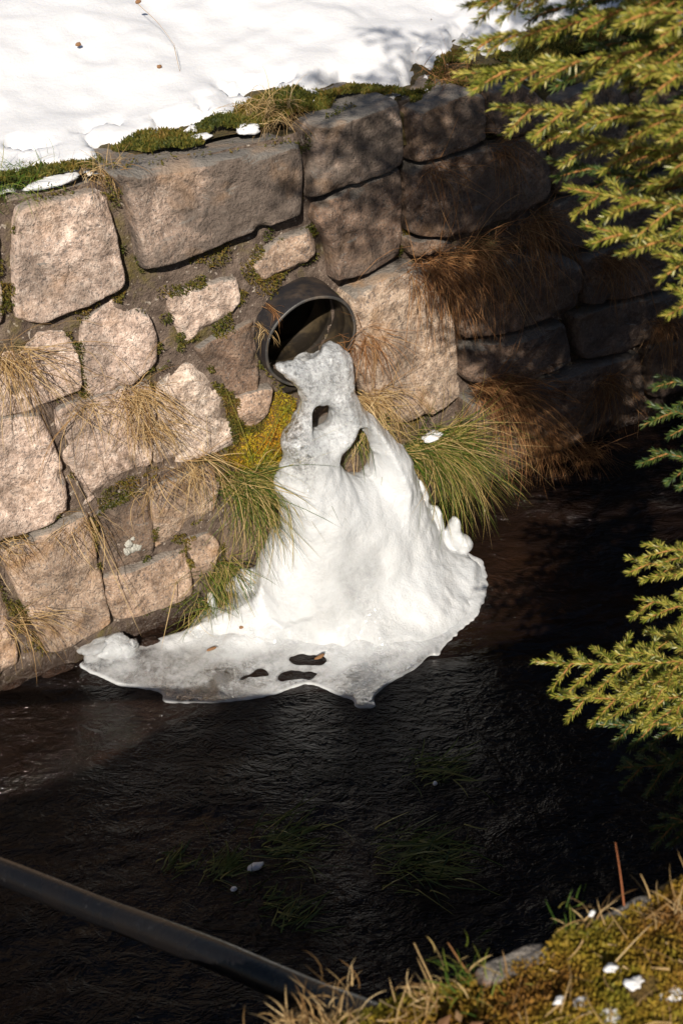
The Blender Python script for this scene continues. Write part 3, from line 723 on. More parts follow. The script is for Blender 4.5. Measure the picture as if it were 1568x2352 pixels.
# ------------------------------------------------------------------ blades
def grow_blades(roots, dirs, lens, droop, widths, seg=6, wall_min=None, floor=None, seed=0, curl=.15):
    """ribbons that bend under their weight; kept in front of the wall face"""
    R = np.random.default_rng(seed); n = len(roots)
    p = roots.copy(); d = dirs / np.linalg.norm(dirs, axis=1)[:, None]
    pts = [p.copy()]; ds = [d.copy()]; st = (lens / seg)[:, None]
    cv = R.normal(0, curl, (n, 3))
    for k in range(seg):
        d = d + cv + np.array([0, 0, -1.0]) * droop[:, None] / seg
        d /= np.linalg.norm(d, axis=1)[:, None]
        p = p + d * st
        if wall_min is not None:
            off = (p - B0) @ WF; low = off < wall_min
            p = p + np.where(low, wall_min - off, 0)[:, None] * WF
        if floor is not None: p[:, 2] = np.maximum(p[:, 2], floor)
        pts.append(p.copy()); ds.append(d.copy())
    side = np.cross(d, R.normal(0, 1, (n, 3))); side /= np.linalg.norm(side, axis=1)[:, None] + 1e-9
    V = np.zeros((n, seg * 2 + 1, 3))
    for k in range(seg):
        wv = (widths * (1 - .75 * (k / seg) ** 1.6))[:, None] * .5
        V[:, 2 * k] = pts[k] - side * wv; V[:, 2 * k + 1] = pts[k] + side * wv
    V[:, -1] = pts[-1]
    nv = seg * 2 + 1; base = (np.arange(n) * nv)[:, None]
    q = np.concatenate([base + np.array([2 * k, 2 * k + 1, 2 * k + 3, 2 * k + 2]) for k in range(seg - 1)])
    t = base + np.array([2 * seg - 2, 2 * seg - 1, 2 * seg])
    return V.reshape(-1, 3), [q, t]

def wall_tuft(label, x, y, n, length, out=(0, 1.0), mat='straw', spread=.45, droop=2.2, size=.042, width=.0024, group='grass tufts rooted in the wall joints', wide=0.02, off=.03, up=.25, floor=None):
    """out = (along the wall, away from it)"""
    R = np.random.default_rng(int(x * 13 + y * 7)); c = wall_at(x, y, off)
    a = R.normal(0, 1, (n, 3)); lat = R.uniform(-1, 1, n) * wide
    roots = c + (a[:, :1] * size + lat[:, None]) * WT + a[:, 1:2] * size * .5 * WE + (lat * .35)[:, None] * WE * 0 + np.abs(a[:, 2:]) * size * .3 * WF
    m = WT * out[0] + WN * out[1] + UPZ * up
    dirs = m + R.normal(0, spread, (n, 3))
    lens = length * (.25 + .9 * R.uniform(0, 1, n) ** .8)
    V, F = grow_blades(roots, dirs, lens, droop * R.uniform(.6, 1.3, n), width * R.uniform(.6, 1.3, n), wall_min=None if off > .2 else (.07 + R.uniform(0, .05, n)), seed=int(x + y), floor=floor)
    o = obj('grass_tuft', V, F, M[mat], loc=c)
    return tag(o, label, 'grass tuft', group)
TUFTS = [
    ('straw tuft drooping over the block at the left frame edge', 12, 815, 170, .36, (.1, .5), 'straw', .4, 2.6),
    ('thick straw tuft hanging in the middle of the sunlit wall', 308, 893, 170, .30, (0, .5), 'straw', .5, 2.4),
    ('thin straw tuft with long blades beside the rounded block', 190, 926, 60, .40, (.15, .5), 'straw', .5, 2.3),
    ('small straw tuft on the joint just below the thick hanging tuft', 338, 975, 90, .22, (.25, .5), 'straw', .6, 2.2),
    ('arching straw tuft left of the yellow moss patch', 440, 1062, 110, .26, (-.1, .7), 'straw', .8, 2.0),
    ('straw tuft in the joint under the big pale block', 352, 1100, 40, .25, (-.3, .6), 'straw', .6, 2.2),
    ('sparse straw tuft at the top of the lowest left block', 180, 1195, 50, .24, (.1, .6), 'straw', .6, 2.2),
    ('small dry tuft beside the lowest left block near the frame edge', 12, 1240, 60, .16, (.3, .6), 'straw', .7, 2.0),
    ('stiff straw tuft leaning down into the water at the wall foot', 42, 1415, 80, .26, (.25, .4), 'straw', .22, 1.8),
    ('dry straw tuft hanging along the right side of the pipe', 815, 770, 130, .30, (.05, .5), 'brown_grass', .3, 3.2),
    ('pale straw tuft spreading below the right side of the pipe', 838, 905, 190, .30, (.35, .7), 'straw', .4, 2.2),
    ('dim dry tuft hanging from the second joint under the shaded coping', 1000, 382, 70, .30, (0, .5), 'brown_grass', .5, 2.3),
    ('shaded dry tuft with splayed blades at the corner of two dark blocks', 1150, 330, 90, .28, (.3, .6), 'brown_grass', .8, 1.9),
    ('long brown tuft hanging from the joint above the big shaded block', 1215, 510, 220, .42, (.05, .5), 'brown_grass', .35, 2.8),
    ('brown curtain of dry grass draping the big block right of the pipe', 1030, 590, 560, .44, (.15, .5), 'brown_grass', .35, 2.8),
    ('brown tuft above the dark blocks beside the spruce tips', 1395, 592, 220, .30, (0, .6), 'brown_grass', .5, 2.4),
    ('brown tuft in the dark joint near the right frame edge', 1510, 735, 200, .3, (-.15, .6), 'brown_grass', .5, 2.4),
    ('dark brown tuft hanging in the lower shaded joint', 1385, 870, 200, .3, (-.1, .6), 'brown_grass', .5, 2.4),
    ('dry brown tuft low on the shaded wall above the water', 1240, 1000, 240, .26, (.1, .7), 'brown_grass', .6, 2.0),
    ('rusty tuft at the shaded foot of the wall beside the water', 1330, 1030, 200, .24, (.2, .7), 'brown_grass', .7, 1.8),
]
for t in TUFTS:
    kw = {}
    if 'curtain' in t[0]: kw = dict(wide=.2)
    if 'long brown' in t[0]: kw = dict(wide=.06)
    wall_tuft(*t, **kw)
wall_tuft('tiny orange dry tuft at the upper left rim of the pipe', 612, 700, 26, .10, (-.2, .5), 'brown_grass', .35, 2.2, size=.01, wide=.0)
wall_tuft('tiny pale dry tuft at the left side of the pipe', 592, 742, 26, .10, (-.2, .5), 'straw', .35, 2.4, size=.01, wide=.0)
# three big clumps round the icefall
wall_tuft('large tan clump of dry grass sweeping down right of the green clump', 1120, 880, 520, .54, (.35, .8), 'brown_grass', .3, 2.0, size=.05, group='big grass clumps beside the icefall')
wall_tuft('big green and straw grass clump fanning out right of the icefall', 960, 1020, 800, .52, (.75, .9), 'green_grass', .38, 1.7, size=.06, width=.003, up=.5, floor=.02, group='big grass clumps beside the icefall')
wall_tuft('big green and straw grass clump left of the icefall', 556, 1100, 620, .46, (.42, .9), 'green_grass', .5, 2.1, size=.055, width=.003, up=.5, floor=.02, group='big grass clumps beside the icefall')
wall_tuft('trailing green grass at the wall foot below the left clump', 500, 1300, 170, .32, (-.1, .6), 'green_grass', .5, 2.2, size=.05, width=.003, floor=.02)
wall_tuft('grass tuft behind the icefall seen through its teardrop hole', 830, 985, 160, .28, (0, .3), 'green_grass', .4, 2.4, size=.05, width=.003, off=.06)
wall_tuft('flattened green grass lying between the lowest block and the ice', 470, 1375, 110, .2, (-.5, .7), 'green_grass', .6, 1.8, size=.05, width=.003, floor=.02)
for lab, a, b in [('long pale dead stalk leaning across the lower left blocks', (160, 1090), (262, 1330)), ('long thin dead stalk slanting over the lowest blocks', (205, 1190), (330, 1470)), ('thin dry stem running down across the dark shaded wall', (1145, 600), (1232, 800))]:
    p0 = wall_at(*a, .11); p1 = wall_at(*b, .13); R = np.random.default_rng(a[0]); V = []; F = []
    n = 3
    roots = p0 + R.normal(0, .006, (n, 3)); d = (p1 - p0) + R.normal(0, .02, (n, 3))
    V, F = grow_blades(roots, d, np.linalg.norm(p1 - p0) * R.uniform(.8, 1.1, n), np.full(n, .05), np.full(n, .0045), seed=a[0], curl=.01)
    tag(obj('dead_stalk', V, F, M['straw'], loc=p0), lab, 'grass stalk', 'dead stalks on the wall')

# ------------------------------------------------------------------ moss: many little shoots
def moss(name, P, Nn, mat, size, parent=None, label=None, seed=0):
    R = np.random.default_rng(seed); n = len(P)
    d = Nn + R.normal(0, .55, (n, 3)); d /= np.linalg.norm(d, axis=1)[:, None]
    side = np.cross(d, R.normal(0, 1, (n, 3))); side /= np.linalg.norm(side, axis=1)[:, None]
    L = (size * R.uniform(.5, 1.4, n))[:, None]
    a = P - d * L * .25; w_ = L * .22
    V = np.stack([a - side * w_ * .6, a + side * w_ * .6, P + d * L * .5 + side * w_, P + d * L + R.normal(0, .15, (n, 3)) * L, P + d * L * .5 - side * w_], 1)
    i = (np.arange(n) * 5)[:, None]
    F = [i + np.array([0, 1, 2, 4]), i + np.array([4, 2, 3])]
    o = obj(name, V.reshape(-1, 3), F, mat, parent, smooth=False)
    o['kind'] = 'stuff'
    if label: o['label'] = label
    return o
def wall_moss():
    R = np.random.default_rng(3); Ps = []
    edges = []
    for sh in outlines:
        E = resample(chaikin(sh, 1), 90); edges.append(E)
    E = np.vstack(edges); n = 150000
    q = E[R.integers(0, len(E), n)] + R.normal(0, .017, (n, 2)); uu = np.c_[R.uniform(-1.6, .5, n), R.uniform(.1, 1.85, n)]; q = np.where(R.random((n, 1)) < .45, q, uu)
    dens = vnoise(np.c_[q, q[:, :1] * 0], .13, 95) * .6 + vnoise(np.c_[q, q[:, :1] * 0], .05, 97) * .4
    dens = dens * 1.15 + .12 * np.exp(-((q[:, 0] + .15) ** 2) / .1)
    k = (dens > .09) & (q[:, 1] > .05) & (q[:, 0] < 1.6)
    ins = np.zeros(len(q))
    for sh in outlines: ins = np.maximum(ins, poly_sdf(q[:, 0], q[:, 1], sh))
    k &= ins < .02
    q = q[k]; rec = .024 - .08 * sstep(-.45, .2, q[:, 0] + .3 * (1 - q[:, 1]))
    P = B0 + q[:, :1] * WT + q[:, 1:] * WE + (rec + .008 + R.uniform(0, .012, len(q)))[:, None] * WF
    pc = (q[:, 0] - PIPE_S) ** 2 + (P[:, 2] - PIPE_Z) ** 2 > (R_PIPE2) ** 2
    P = P[pc]
    moss('moss', P, np.tile(WF, (len(P), 1)), M['moss'], .009, wall, 'green and brown moss in the wall joints', 4)
R_PIPE2 = PIPE_R + .003
wall_moss()
# bright yellow moss under the pipe
def yellow_moss():
    R = np.random.default_rng(8)
    pol = np.array([wall_sh(x, y, .04) for x, y in [(540, 960), (600, 990), (618, 930), (640, 905), (690, 925), (690, 980), (660, 1040), (655, 1110), (600, 1110), (520, 1080), (500, 1055), (545, 1020)]])
    mn, mx = pol.min(0), pol.max(0); ss = np.linspace(mn[0] - .03, mx[0] + .06, 60); hh = np.linspace(mn[1] - .03, mx[1] + .03, 70)
    S, Hh = np.meshgrid(ss, hh, indexing='ij'); d = poly_sdf(S, Hh, pol); P3 = np.stack([S, Hh, 0 * S], -1)
    off = -.07 + .11 * sstep(-.04, .05, d) + .012 * fbm(P3, .05, 3, 101)
    V = B0 + S[..., None] * WT + Hh[..., None] * WE + off[..., None] * WF
    a, b = S.shape; I = np.arange(a * b).reshape(a, b); F = np.stack([I[:-1, :-1], I[1:, :-1], I[1:, 1:], I[:-1, 1:]], -1).reshape(-1, 4)
    o = obj('moss_cushion', V.reshape(-1, 3), F, M['bank_soil'], loc=V.reshape(-1, 3).mean(0)); tag(o, 'bright yellow and orange moss patch on the wall under the pipe', 'moss')
    n = 16000; si = R.integers(0, a, n); hi = R.integers(0, b, n); k = d[si, hi] > -.02; P = V[si[k], hi[k]] + R.normal(0, .004, (k.sum(), 3))
    moss('moss_shoots', P, np.tile(WF, (len(P), 1)), M['moss_yellow'], .011, o, seed=9)
yellow_moss()
# strip of moss and dry litter between coping and snow
def top_moss():
    R = np.random.default_rng(12); n = 100000
    S = R.uniform(-2.0, 2.2, n); eo = np.interp(S, eS, eO)
    O = R.uniform(-.62, -.30, n)
    Q = np.c_[S, O, 0 * S]
    k = (O > eo - .03) & (vnoise(Q, .16, 110) * .6 + vnoise(Q, .06, 112) * .4 > -.36 + .34 * sstep(-.42, -.30, O))
    S, O = S[k], O[k]; P = B0 + S[:, None] * WT + O[:, None] * WN; P[:, 2] = top_h(S, O, P) + .012 + .03 * np.clip(vnoise(np.c_[S, O, 0 * S], .12, 114), 0, 1)
    o = moss('moss', P, np.tile(UPZ, (len(P), 1)), M['moss'], .014, None, None, 13)
    tag(o, 'dark moss strip between the coping stones and the snow', 'moss', kind='stuff')
top_moss()
def top_tuft(label, x, y, n, length, out, mat, spread=.6, droop=2.0, size=.05, width=.0022):
    R = np.random.default_rng(int(x + y)); c = at_z(x, y, WALL_Z + .02)
    a = R.normal(0, size, (n, 3)) * np.array([1, 1, .15])
    V, F = grow_blades(c + a, WT * out[0] + WN * out[1] + UPZ * .6 + R.normal(0, spread, (n, 3)), length * R.uniform(.5, 1.1, n), droop * R.uniform(.6, 1.3, n), width * R.uniform(.6, 1.3, n), floor=None, seed=int(x))
    V[:, 2] = np.maximum(V[:, 2], np.where((V - B0) @ WN > -.28, -9, WALL_Z - .01))
    tag(obj('grass_tuft', V, F, M[mat], loc=c), label, 'grass tuft', 'dry tufts along the wall top')
top_tuft('curled straw tuft on the wall top beside the snow patch', 618, 255, 260, .16, (-.2, .6), 'straw')
top_tuft('small straw tuft at the corner of the biggest coping block', 240, 388, 150, .12, (0, .6), 'straw', size=.035)
top_tuft('yellow-green tuft on the wall top at the left frame edge', 30, 412, 240, .12, (0, .4), 'lush_grass', size=.06)
top_tuft('brown tuft on the wall top in front of the spruce tips', 1040, 170, 200, .12, (0, .4), 'brown_grass', size=.05)

# ------------------------------------------------------------------ growth in the water
def water_tuft(label, x, y, n, length, ang, spread=.5, size=.07):
    R = np.random.default_rng(int(x * 3 + y)); c = at_z(x, y, .0)
    d0 = np.array([math.cos(ang), math.sin(ang), .45])
    roots = c + R.normal(0, 1, (n, 3)) * np.array([size * .7, size * .55, .0]) - np.array([0, 0, .02])
    n = int(n * .7); roots = roots[:n]
    V, F = grow_blades(roots, d0 + R.normal(0, spread, (n, 3)) * np.array([.7, .7, .5]), length * .7 * R.uniform(.5, 1.1, n), 2.0 * R.uniform(.6, 1.4, n), .0055 * R.uniform(.6, 1.3, n), floor=.006, seed=int(x), curl=.07)
    tag(obj('water_grass', V, F, M['water_grass'], loc=c), label, 'water grass', 'grass clumps standing in the stream')
water_tuft('largest trailing grass clump in the middle of the dark stream', 925, 1970, 300, .36, .1, size=.10)
water_tuft('grass clump in the stream below the tip of the ice', 985, 1775, 150, .26, .2)
water_tuft('grass clump in the stream beside the floating ice bits', 640, 1945, 190, .30, .2, size=.09)
water_tuft('slender grass clump leaning right near the black hose', 490, 2010, 110, .26, .7, size=.05)
water_tuft('small grass clump standing alone nearest the black hose', 385, 1990, 70, .16, .8, size=.05)
water_tuft('faint grass clump low in the stream above the bank', 665, 2120, 90, .24, .6, size=.06)
water_tuft('thin grass clump between the ice bits and the bank', 600, 2075, 60, .2, .4, size=.05)
for lab, x, y, r in [('larger chip of ice caught by the water grass', 588, 1990, (.028, .016, .012)), ('tiny white chip of ice downstream of the larger one', 538, 2042, (.012, .01, .008)), ('white fleck of ice by the grass clump below the icefall', 998, 1800, (.009, .008, .007))]:
    o = ice_lump(at_z(x, y, .006), r, int(x), 'ice_chip', parent=None, mat='snow', n=16); tag(o, lab, 'ice chip', 'ice chips in the stream')

# small wet stones at the left water's edge
for k, (lab, x, y, r) in enumerate([('wet reddish stone at the water line below the lowest left block', 135, 1532, (.06, .04, .012)), ('dark wet stone between the ice lump and the wall', 345, 1478, (.05, .03, .02)), ('dark wet stone at the wall foot under the stained block', 300, 1446, (.09, .03, .02)), ('flat brown stone at the wall foot beside the trailing grass', 395, 1426, (.07, .03, .02)), ('reddish wet stone at the left frame edge of the stream', 30, 1562, (.08, .04, .012))]):
    o = ice_lump(at_z(x, y, .0), r, 400 + k, 'wet_stone', parent=None, mat='wet'); tag(o, lab, 'stone', 'wet stones at the wall foot')

# ------------------------------------------------------------------ black hose
def tube(P, rad, seg=16):
    P = np.asarray(P, float); T = np.gradient(P, axis=0); T /= np.linalg.norm(T, axis=1)[:, None]
    up = np.array([0, 0, 1.0]); a = np.cross(T, up); nb = np.linalg.norm(a, axis=1)[:, None]
    a = np.where(nb < 1e-3, np.array([1., 0, 0]), a / np.maximum(nb, 1e-9)); b = np.cross(a, T)
    an = np.linspace(0, 2 * math.pi, seg, endpoint=False); rad = np.broadcast_to(rad, len(P))
    V = P[:, None] + rad[:, None, None] * (np.cos(an)[None, :, None] * a[:, None] + np.sin(an)[None, :, None] * b[:, None])
    n = len(P); I = np.arange(n * seg).reshape(n, seg); J = np.roll(I, -1, 1)
    return V.reshape(-1, 3), np.stack([I[:-1], J[:-1], J[1:], I[1:]], -1).reshape(-1, 4)
def catmull(P, n):
    P = np.asarray(P, float); L = np.r_[0, np.cumsum(np.linalg.norm(np.diff(P, axis=0), axis=1))]; t = np.linspace(0, L[-1], n)
    M_ = np.gradient(P, L, axis=0); out = []
    for q in t:
        i = min(np.searchsorted(L, q, 'right') - 1, len(P) - 2); h = L[i + 1] - L[i]; u = (q - L[i]) / h
        out.append((2 * u ** 3 - 3 * u ** 2 + 1) * P[i] + (u ** 3 - 2 * u ** 2 + u) * h * M_[i] + (-2 * u ** 3 + 3 * u ** 2) * P[i + 1] + (u ** 3 - u ** 2) * h * M_[i + 1])
    return np.array(out)
hp = [wall_pt(-4.6, .55, -.1), wall_pt(-4.25, .62, .35), np.array([-2.6, 1.55, .98]), at_depth(-420, 1900, 2.75), at_depth(-150, 1945, 2.55), at_depth(0, 2000, 2.40), at_depth(250, 2100, 2.2), at_depth(500, 2195, 2.0), at_depth(720, 2290, 1.85), at_depth(860, 2345, 1.74), at_depth(1000, 2420, 1.62)]
hp.append(np.array(hp[-1]) + np.array([.12, -.12, -.08]))
hc = catmull(hp, 130); V, F = tube(hc, .0265, 28)
tag(obj('hose', V, F, M['hose'], loc=hp[7]), 'thick black plastic hose spanning the stream from the mossy bank', 'hose')

# ------------------------------------------------------------------ near bank: edge wall, moss, tufts, snow flecks
bw = empty('bank_wall', B0 + WT * .3 + WN * float(bank_edge(np.array(.3))))
tag(bw, 'low edging wall of rough grey stones along the mossy near bank', 'wall')
def block(c, size, ang, seed, mat='granite_dark_shaded', parent=None, name='stone', n=10):
    """uneven six-sided block"""
    g = np.linspace(-1, 1, n); Vs = []; Fs = []; cnt = 0
    for ax in range(3):
        for sg in (-1, 1):
            A, Bg = np.meshgrid(g, g, indexing='ij'); Q = np.zeros((n, n, 3)); Q[..., ax] = sg; Q[..., (ax + 1) % 3] = A; Q[..., (ax + 2) % 3] = Bg
            Vs.append(Q.reshape(-1, 3)); I = np.arange(n * n).reshape(n, n) + cnt; cnt += n * n
            f = np.stack([I[:-1, :-1], I[1:, :-1], I[1:, 1:], I[:-1, 1:]], -1).reshape(-1, 4); Fs.append(f if sg > 0 else f[:, ::-1])
    V = np.vstack(Vs); F = np.vstack(Fs)
    key = np.round(V * 1000).astype(int); _, fi, inv = np.unique(key, axis=0, return_index=True, return_inverse=True); V = V[fi]; F = inv.ravel()[F]
    ln = (np.abs(V) ** 6).sum(1) ** (1 / 6); V = V / ln[:, None] * (1 + .10 * fbm(V, .9, 3, seed)[:, None] + .02 * vnoise(V, .2, seed + 5)[:, None])
    V = V * np.array(size); ca, sa = math.cos(ang), math.sin(ang)
    W = np.stack([V[:, 0] * ca - V[:, 1] * sa, V[:, 0] * sa + V[:, 1] * ca, V[:, 2]], 1) + np.asarray(c)
    return obj(name, W, F, M[mat], parent)
Rb = random.Random(5)
def edge_pt(s, d, z):
    return B0 + WT * s + WN * (float(bank_edge(np.array(s))) + d) + UPZ * z
vis = [(1180, 2186, .062), (1428, 2084, .058)]
for k, (x, y, hl) in enumerate(vis):
    c = at_z(x, y, BANK_Z - .02); q = c - B0; s = q @ WT
    block(c - UPZ * .06 + WN * .012, (hl, .024, .05), TH - .10, 500 + k, 'granite_dark_shaded', bw, n=14)
vis_s = [float((at_z(x, y, BANK_Z) - B0) @ WT) for x, y, _ in vis]
for row in range(6):
    s = -4.0
    while s < 3.5:
        L = Rb.uniform(.28, .5); zc = BANK_Z - .36 - row * .34
        block(edge_pt(s + L / 2, .19, zc), (L / 2 - .008, .15, .165), TH, Rb.randint(0, 9999), 'granite_dark_shaded', bw, n=6); s += L
Vb = []
for s in (-45, 65):
    for z in (-.4, BANK_Z - .14):
        e_s = max(-4, min(4, s)); e0 = edge_pt(e_s, .16, z) + WT * (s - e_s); Vb.append(e0)
obj('backing', np.array(Vb), np.array([[0, 1, 3, 2]]), M['mortar'], bw)

def bank_moss():
    R = np.random.default_rng(21); n = 210000
    S = R.uniform(-1.75, -.35, n); D = R.uniform(-.01, .75, n) ** 1.15; O = bank_edge(S) + D
    Q = np.c_[S, O, 0 * S]; k = vnoise(Q, .22, 120) * .5 + vnoise(Q, .07, 121) * .5 > -.5
    S, O = S[k], O[k]; P = B0 + S[:, None] * WT + O[:, None] * WN; P[:, 2] = bank_h(S, O, P)
    o = moss('moss', P, np.tile(UPZ, (len(P), 1)), M['moss_bank'], .0095, None, None, 22)
    tag(o, 'orange and yellow-green moss carpet on the near bank', 'moss', kind='stuff')
    # dry litter lying in the moss
    n = 800; S = R.uniform(-1.7, -.4, n); O = bank_edge(S) + R.uniform(.02, .7, n); P = B0 + S[:, None] * WT + O[:, None] * WN; P[:, 2] = bank_h(S, O, P) + .012
    V, F = grow_blades(P, R.normal(0, 1, (n, 3)) * np.array([1, 1, .25]), R.uniform(.03, .12, n), R.uniform(.1, .6, n), R.uniform(.0015, .003, n), seg=4, seed=23)
    V[:, 2] = np.maximum(V[:, 2], BANK_Z - .12)
    tag(obj('grass_litter', V, F, M['straw']), 'dead straw blades scattered through the bank moss', 'litter', kind='stuff')
    n = 600; S = R.uniform(-1.5, -.5, n); O = bank_edge(S) + R.uniform(.05, .6, n); P = B0 + S[:, None] * WT + O[:, None] * WN; P[:, 2] = bank_h(S, O, P) + .015
    k = vnoise(np.c_[S, O, 0 * S], .2, 140) > 0; P = P[k]; n = len(P)
    a = R.uniform(0, 6.28, n); L = R.uniform(.006, .018, n)[:, None]; u = np.c_[np.cos(a), np.sin(a), R.normal(0, .3, n)]; v = np.c_[-np.sin(a), np.cos(a), R.normal(0, .3, n)]
    V = np.stack([P - u * L, P - v * L * .5, P + u * L + UPZ * .004, P + v * L * .5], 1).reshape(-1, 3); F = (np.arange(n) * 4)[:, None] + np.arange(4)
    tag(obj('leaf_litter', V, F, M['litter'], smooth=False), 'small brown dead leaves and cone scales on the bank', 'litter', kind='stuff')
bank_moss()
def bank_tuft(label, x, y, n, length, lean, mat='straw', spread=.45, droop=1.0, size=.035, width=.0024, z=BANK_Z):
    R = np.random.default_rng(int(x + y)); c = at_z(x, y, z - .03)
    a = R.normal(0, size, (n, 3)) * np.array([1, 1, .1])
    V, F = grow_blades(c + a, np.array([lean[0], lean[1], 1.0]) + R.normal(0, spread, (n, 3)), length * R.uniform(.4, 1.1, n), droop * R.uniform(.4, 1.4, n), width * R.uniform(.6, 1.3, n), seed=int(x))
    tag(obj('grass_tuft', V, F, M[mat], loc=c), label, 'grass tuft', 'grass tufts on the near bank')
bank_tuft('straw tuft on the bank where the black hose ends', 770, 2368, 130, .075, (-.1, .1), 'straw', size=.028)
bank_tuft('straw tuft spread along the bottom of the frame beside the hose', 690, 2375, 140, .06, (-.5, 0), 'straw', spread=.6, size=.013)
bank_tuft('pale straw tuft at the bottom of the mossy bank near the frame corner', 1530, 2345, 160, .045, (0, .2), 'straw', spread=.6, size=.016)
bank_tuft('pale straw tuft arching out of the moss at the frame edge', 1568, 2125, 90, .08, (-.6, 0), 'straw', droop=1.8, size=.025)
bank_tuft('short green sprout in the moss beside the longer edging stone', 1328, 2130, 40, .045, (0, 0), 'green_grass', size=.02)
bank_tuft('short dry stubble in the moss between the two edging stones', 1378, 2112, 22, .07, (0, 0), 'straw', size=.018, spread=.3)
bank_tuft('pale green sprout at the left end of the longer edging stone', 1040, 2245, 40, .05, (-.2, 0), 'green_grass', size=.02)
bank_tuft('mixed grass tuft in the moss low on the bank', 1130, 2330, 70, .06, (-.3, .3), 'green_grass', size=.04)
bank_tuft('yellow grass tuft in the middle of the bank moss', 980, 2300, 50, .06, (-.5, .2), 'straw', size=.018)
def stem(label, x0, y0, x1, y1, d, r, mat, nm='plant_stem'):
    a = at_z(x0, y0, BANK_Z - .03) if d is None else at_depth(x0, y0, d); dep = (a - CAMP) @ np.array([0, math.cos(PITCH), -math.sin(PITCH)])
    b = at_depth(x1, y1, dep - .02); R = np.random.default_rng(int(x0)); m = (a + b) / 2 + R.normal(0, .004, 3)
    V, F = tube(catmull([a, m, b], 10), np.linspace(r, r * .4, 10), 6)
    tag(obj(nm, V, F, M[mat], loc=a), label, 'plant stem', 'bare stems on the near bank')
stem('upright reddish stem rising from the bank before the dark water', 1432, 2080, 1412, 1935, None, .0016, 'red_stem')
stem('short pale broken stem beside the reddish stem', 1492, 2062, 1470, 2008, None, .0016, 'straw')
stem('thin bare stem leaning at the bank edge above the hose end', 1000, 2270, 950, 2165, None, .0015, 'straw')
stem('pair of thin brown stems at the left of the longer edging stone', 1075, 2235, 1028, 2165, None, .0017, 'brown_grass')
for lab, x, y, r in [('round white snow fleck on the moss above the bank tufts', 1404, 2222, (.010, .010, .009)), ('irregular white snow fleck beside the leaf litter', 1456, 2256, (.014, .011, .009)), ('largest white snow lump at the edge of the bank leaf litter', 1538, 2282, (.022, .013, .011)), ('cream snow lump with a nub low on the bank', 1340, 2314, (.019, .015, .012)), ('oval white snow fleck at the bottom of the bank', 1405, 2331, (.013, .011, .010)), ('small grey snow fleck left of the cream lump', 1282, 2298, (.010, .007, .007)), ('tiny white fleck in the moss beside the edging stone', 1358, 2098, (.005, .005, .009)), ('tiny snow fleck near the right frame edge of the bank', 1562, 2245, (.008, .008, .007))]:
    q = at_z(x, y, BANK_Z + .022); o = ice_lump(q, (r[0] * .9, r[1] * .8, r[2] * .45), int(x), 'snow_fleck', parent=None, mat='snow', n=28, rag=.62); tag(o, lab, 'snow', 'snow flecks on the near bank')
for lab, x, y, r in [('white snow remnant behind the green clump on the wall', 992, 1003, (.05, .03, .018))]:
    o = ice_lump(wall_at(x, y, .12), r, 55, 'snow_patch', parent=None, mat='snow'); tag(o, lab, 'snow')
for lab, x, y, r in [('small snow remnant by the straw tuft on the wall top', 572, 296, (.045, .03, .018)), ('flat snow remnant on the first coping block', 128, 415, (.09, .035, .014)), ('thin snow strip at the back of the biggest coping block', 462, 314, (.04, .02, .008))]:
    o = ice_lump(at_z(x, y, WALL_Z + .01), r, int(x), 'snow_patch', parent=None, mat='snow'); tag(o, lab, 'snow', 'snow remnants on the wall top')
# twigs and seeds on the snow
def snow_twig(lab, pts, r, mat='red_stem'):
    P = []
    for x, y in pts:
        q = at_z(x, y, WALL_Z + .12); S_ = (q - B0) @ WT; O_ = (q - B0) @ WN
        q = at_z(x, y, float(snow_h(np.array([[S_]]), np.array([[O_]]), q[None, None])[0, 0]) + .003); P.append(q)
    V, F = tube(catmull(P, 14), np.linspace(r, r * .5, 14), 6); tag(obj('twig', V, F, M[mat], loc=P[0]), lab, 'twig', 'twigs and stalks on the snow')
snow_twig('reddish twig lying on the snow edge by the straw tuft', [(420, 276), (470, 264), (540, 236)], .0025)
snow_twig('thin grass stalk lying across the snow near the top edge', [(318, 10), (365, 55), (402, 105)], .0012, 'straw')
snow_twig('thin bent stalk on the snow below the long one', [(400, 105), (410, 150), (421, 195)], .0012, 'straw')
snow_twig('dark seed stalk poking from the snow beside the spruce', [(990, 44), (1002, 75), (1012, 110)], .002, 'brown_grass')
for k, (x, y) in enumerate([(366, 153), (163, 298), (180, 102), (318, 4), (98, 355), (845, 150), (830, 172), (868, 174), (960, 168)]):
    q = at_z(x, y, WALL_Z + .12); S_ = (q - B0) @ WT; O_ = (q - B0) @ WN
    q = at_z(x, y, float(snow_h(np.array([[S_]]), np.array([[O_]]), q[None, None])[0, 0]) + .001)
    labs = ['curled brown leaf on the open snow', 'pale bit of straw poking from the lower left snow', 'small brown leaf scrap on the upper left snow', 'brown leaf at the top frame edge on the snow', 'leaf scrap in the snow above the first block', 'dark soil clod showing through the snow, uppermost of three', 'leftmost of the three soil clods in the snow', 'lowest of the three soil clods in the snow', 'dark speck of soil in the snow near the moss']
    o = ice_lump(q, (.012 if k < 5 else .03, .006 if k < 5 else .012, .008), 600 + k, 'leaf_scrap' if k < 5 else 'soil_clod', parent=None, mat='litter' if k < 5 else 'soil', n=12)
    tag(o, labs[k], 'leaf' if k < 5 else 'soil', 'debris on the snow')

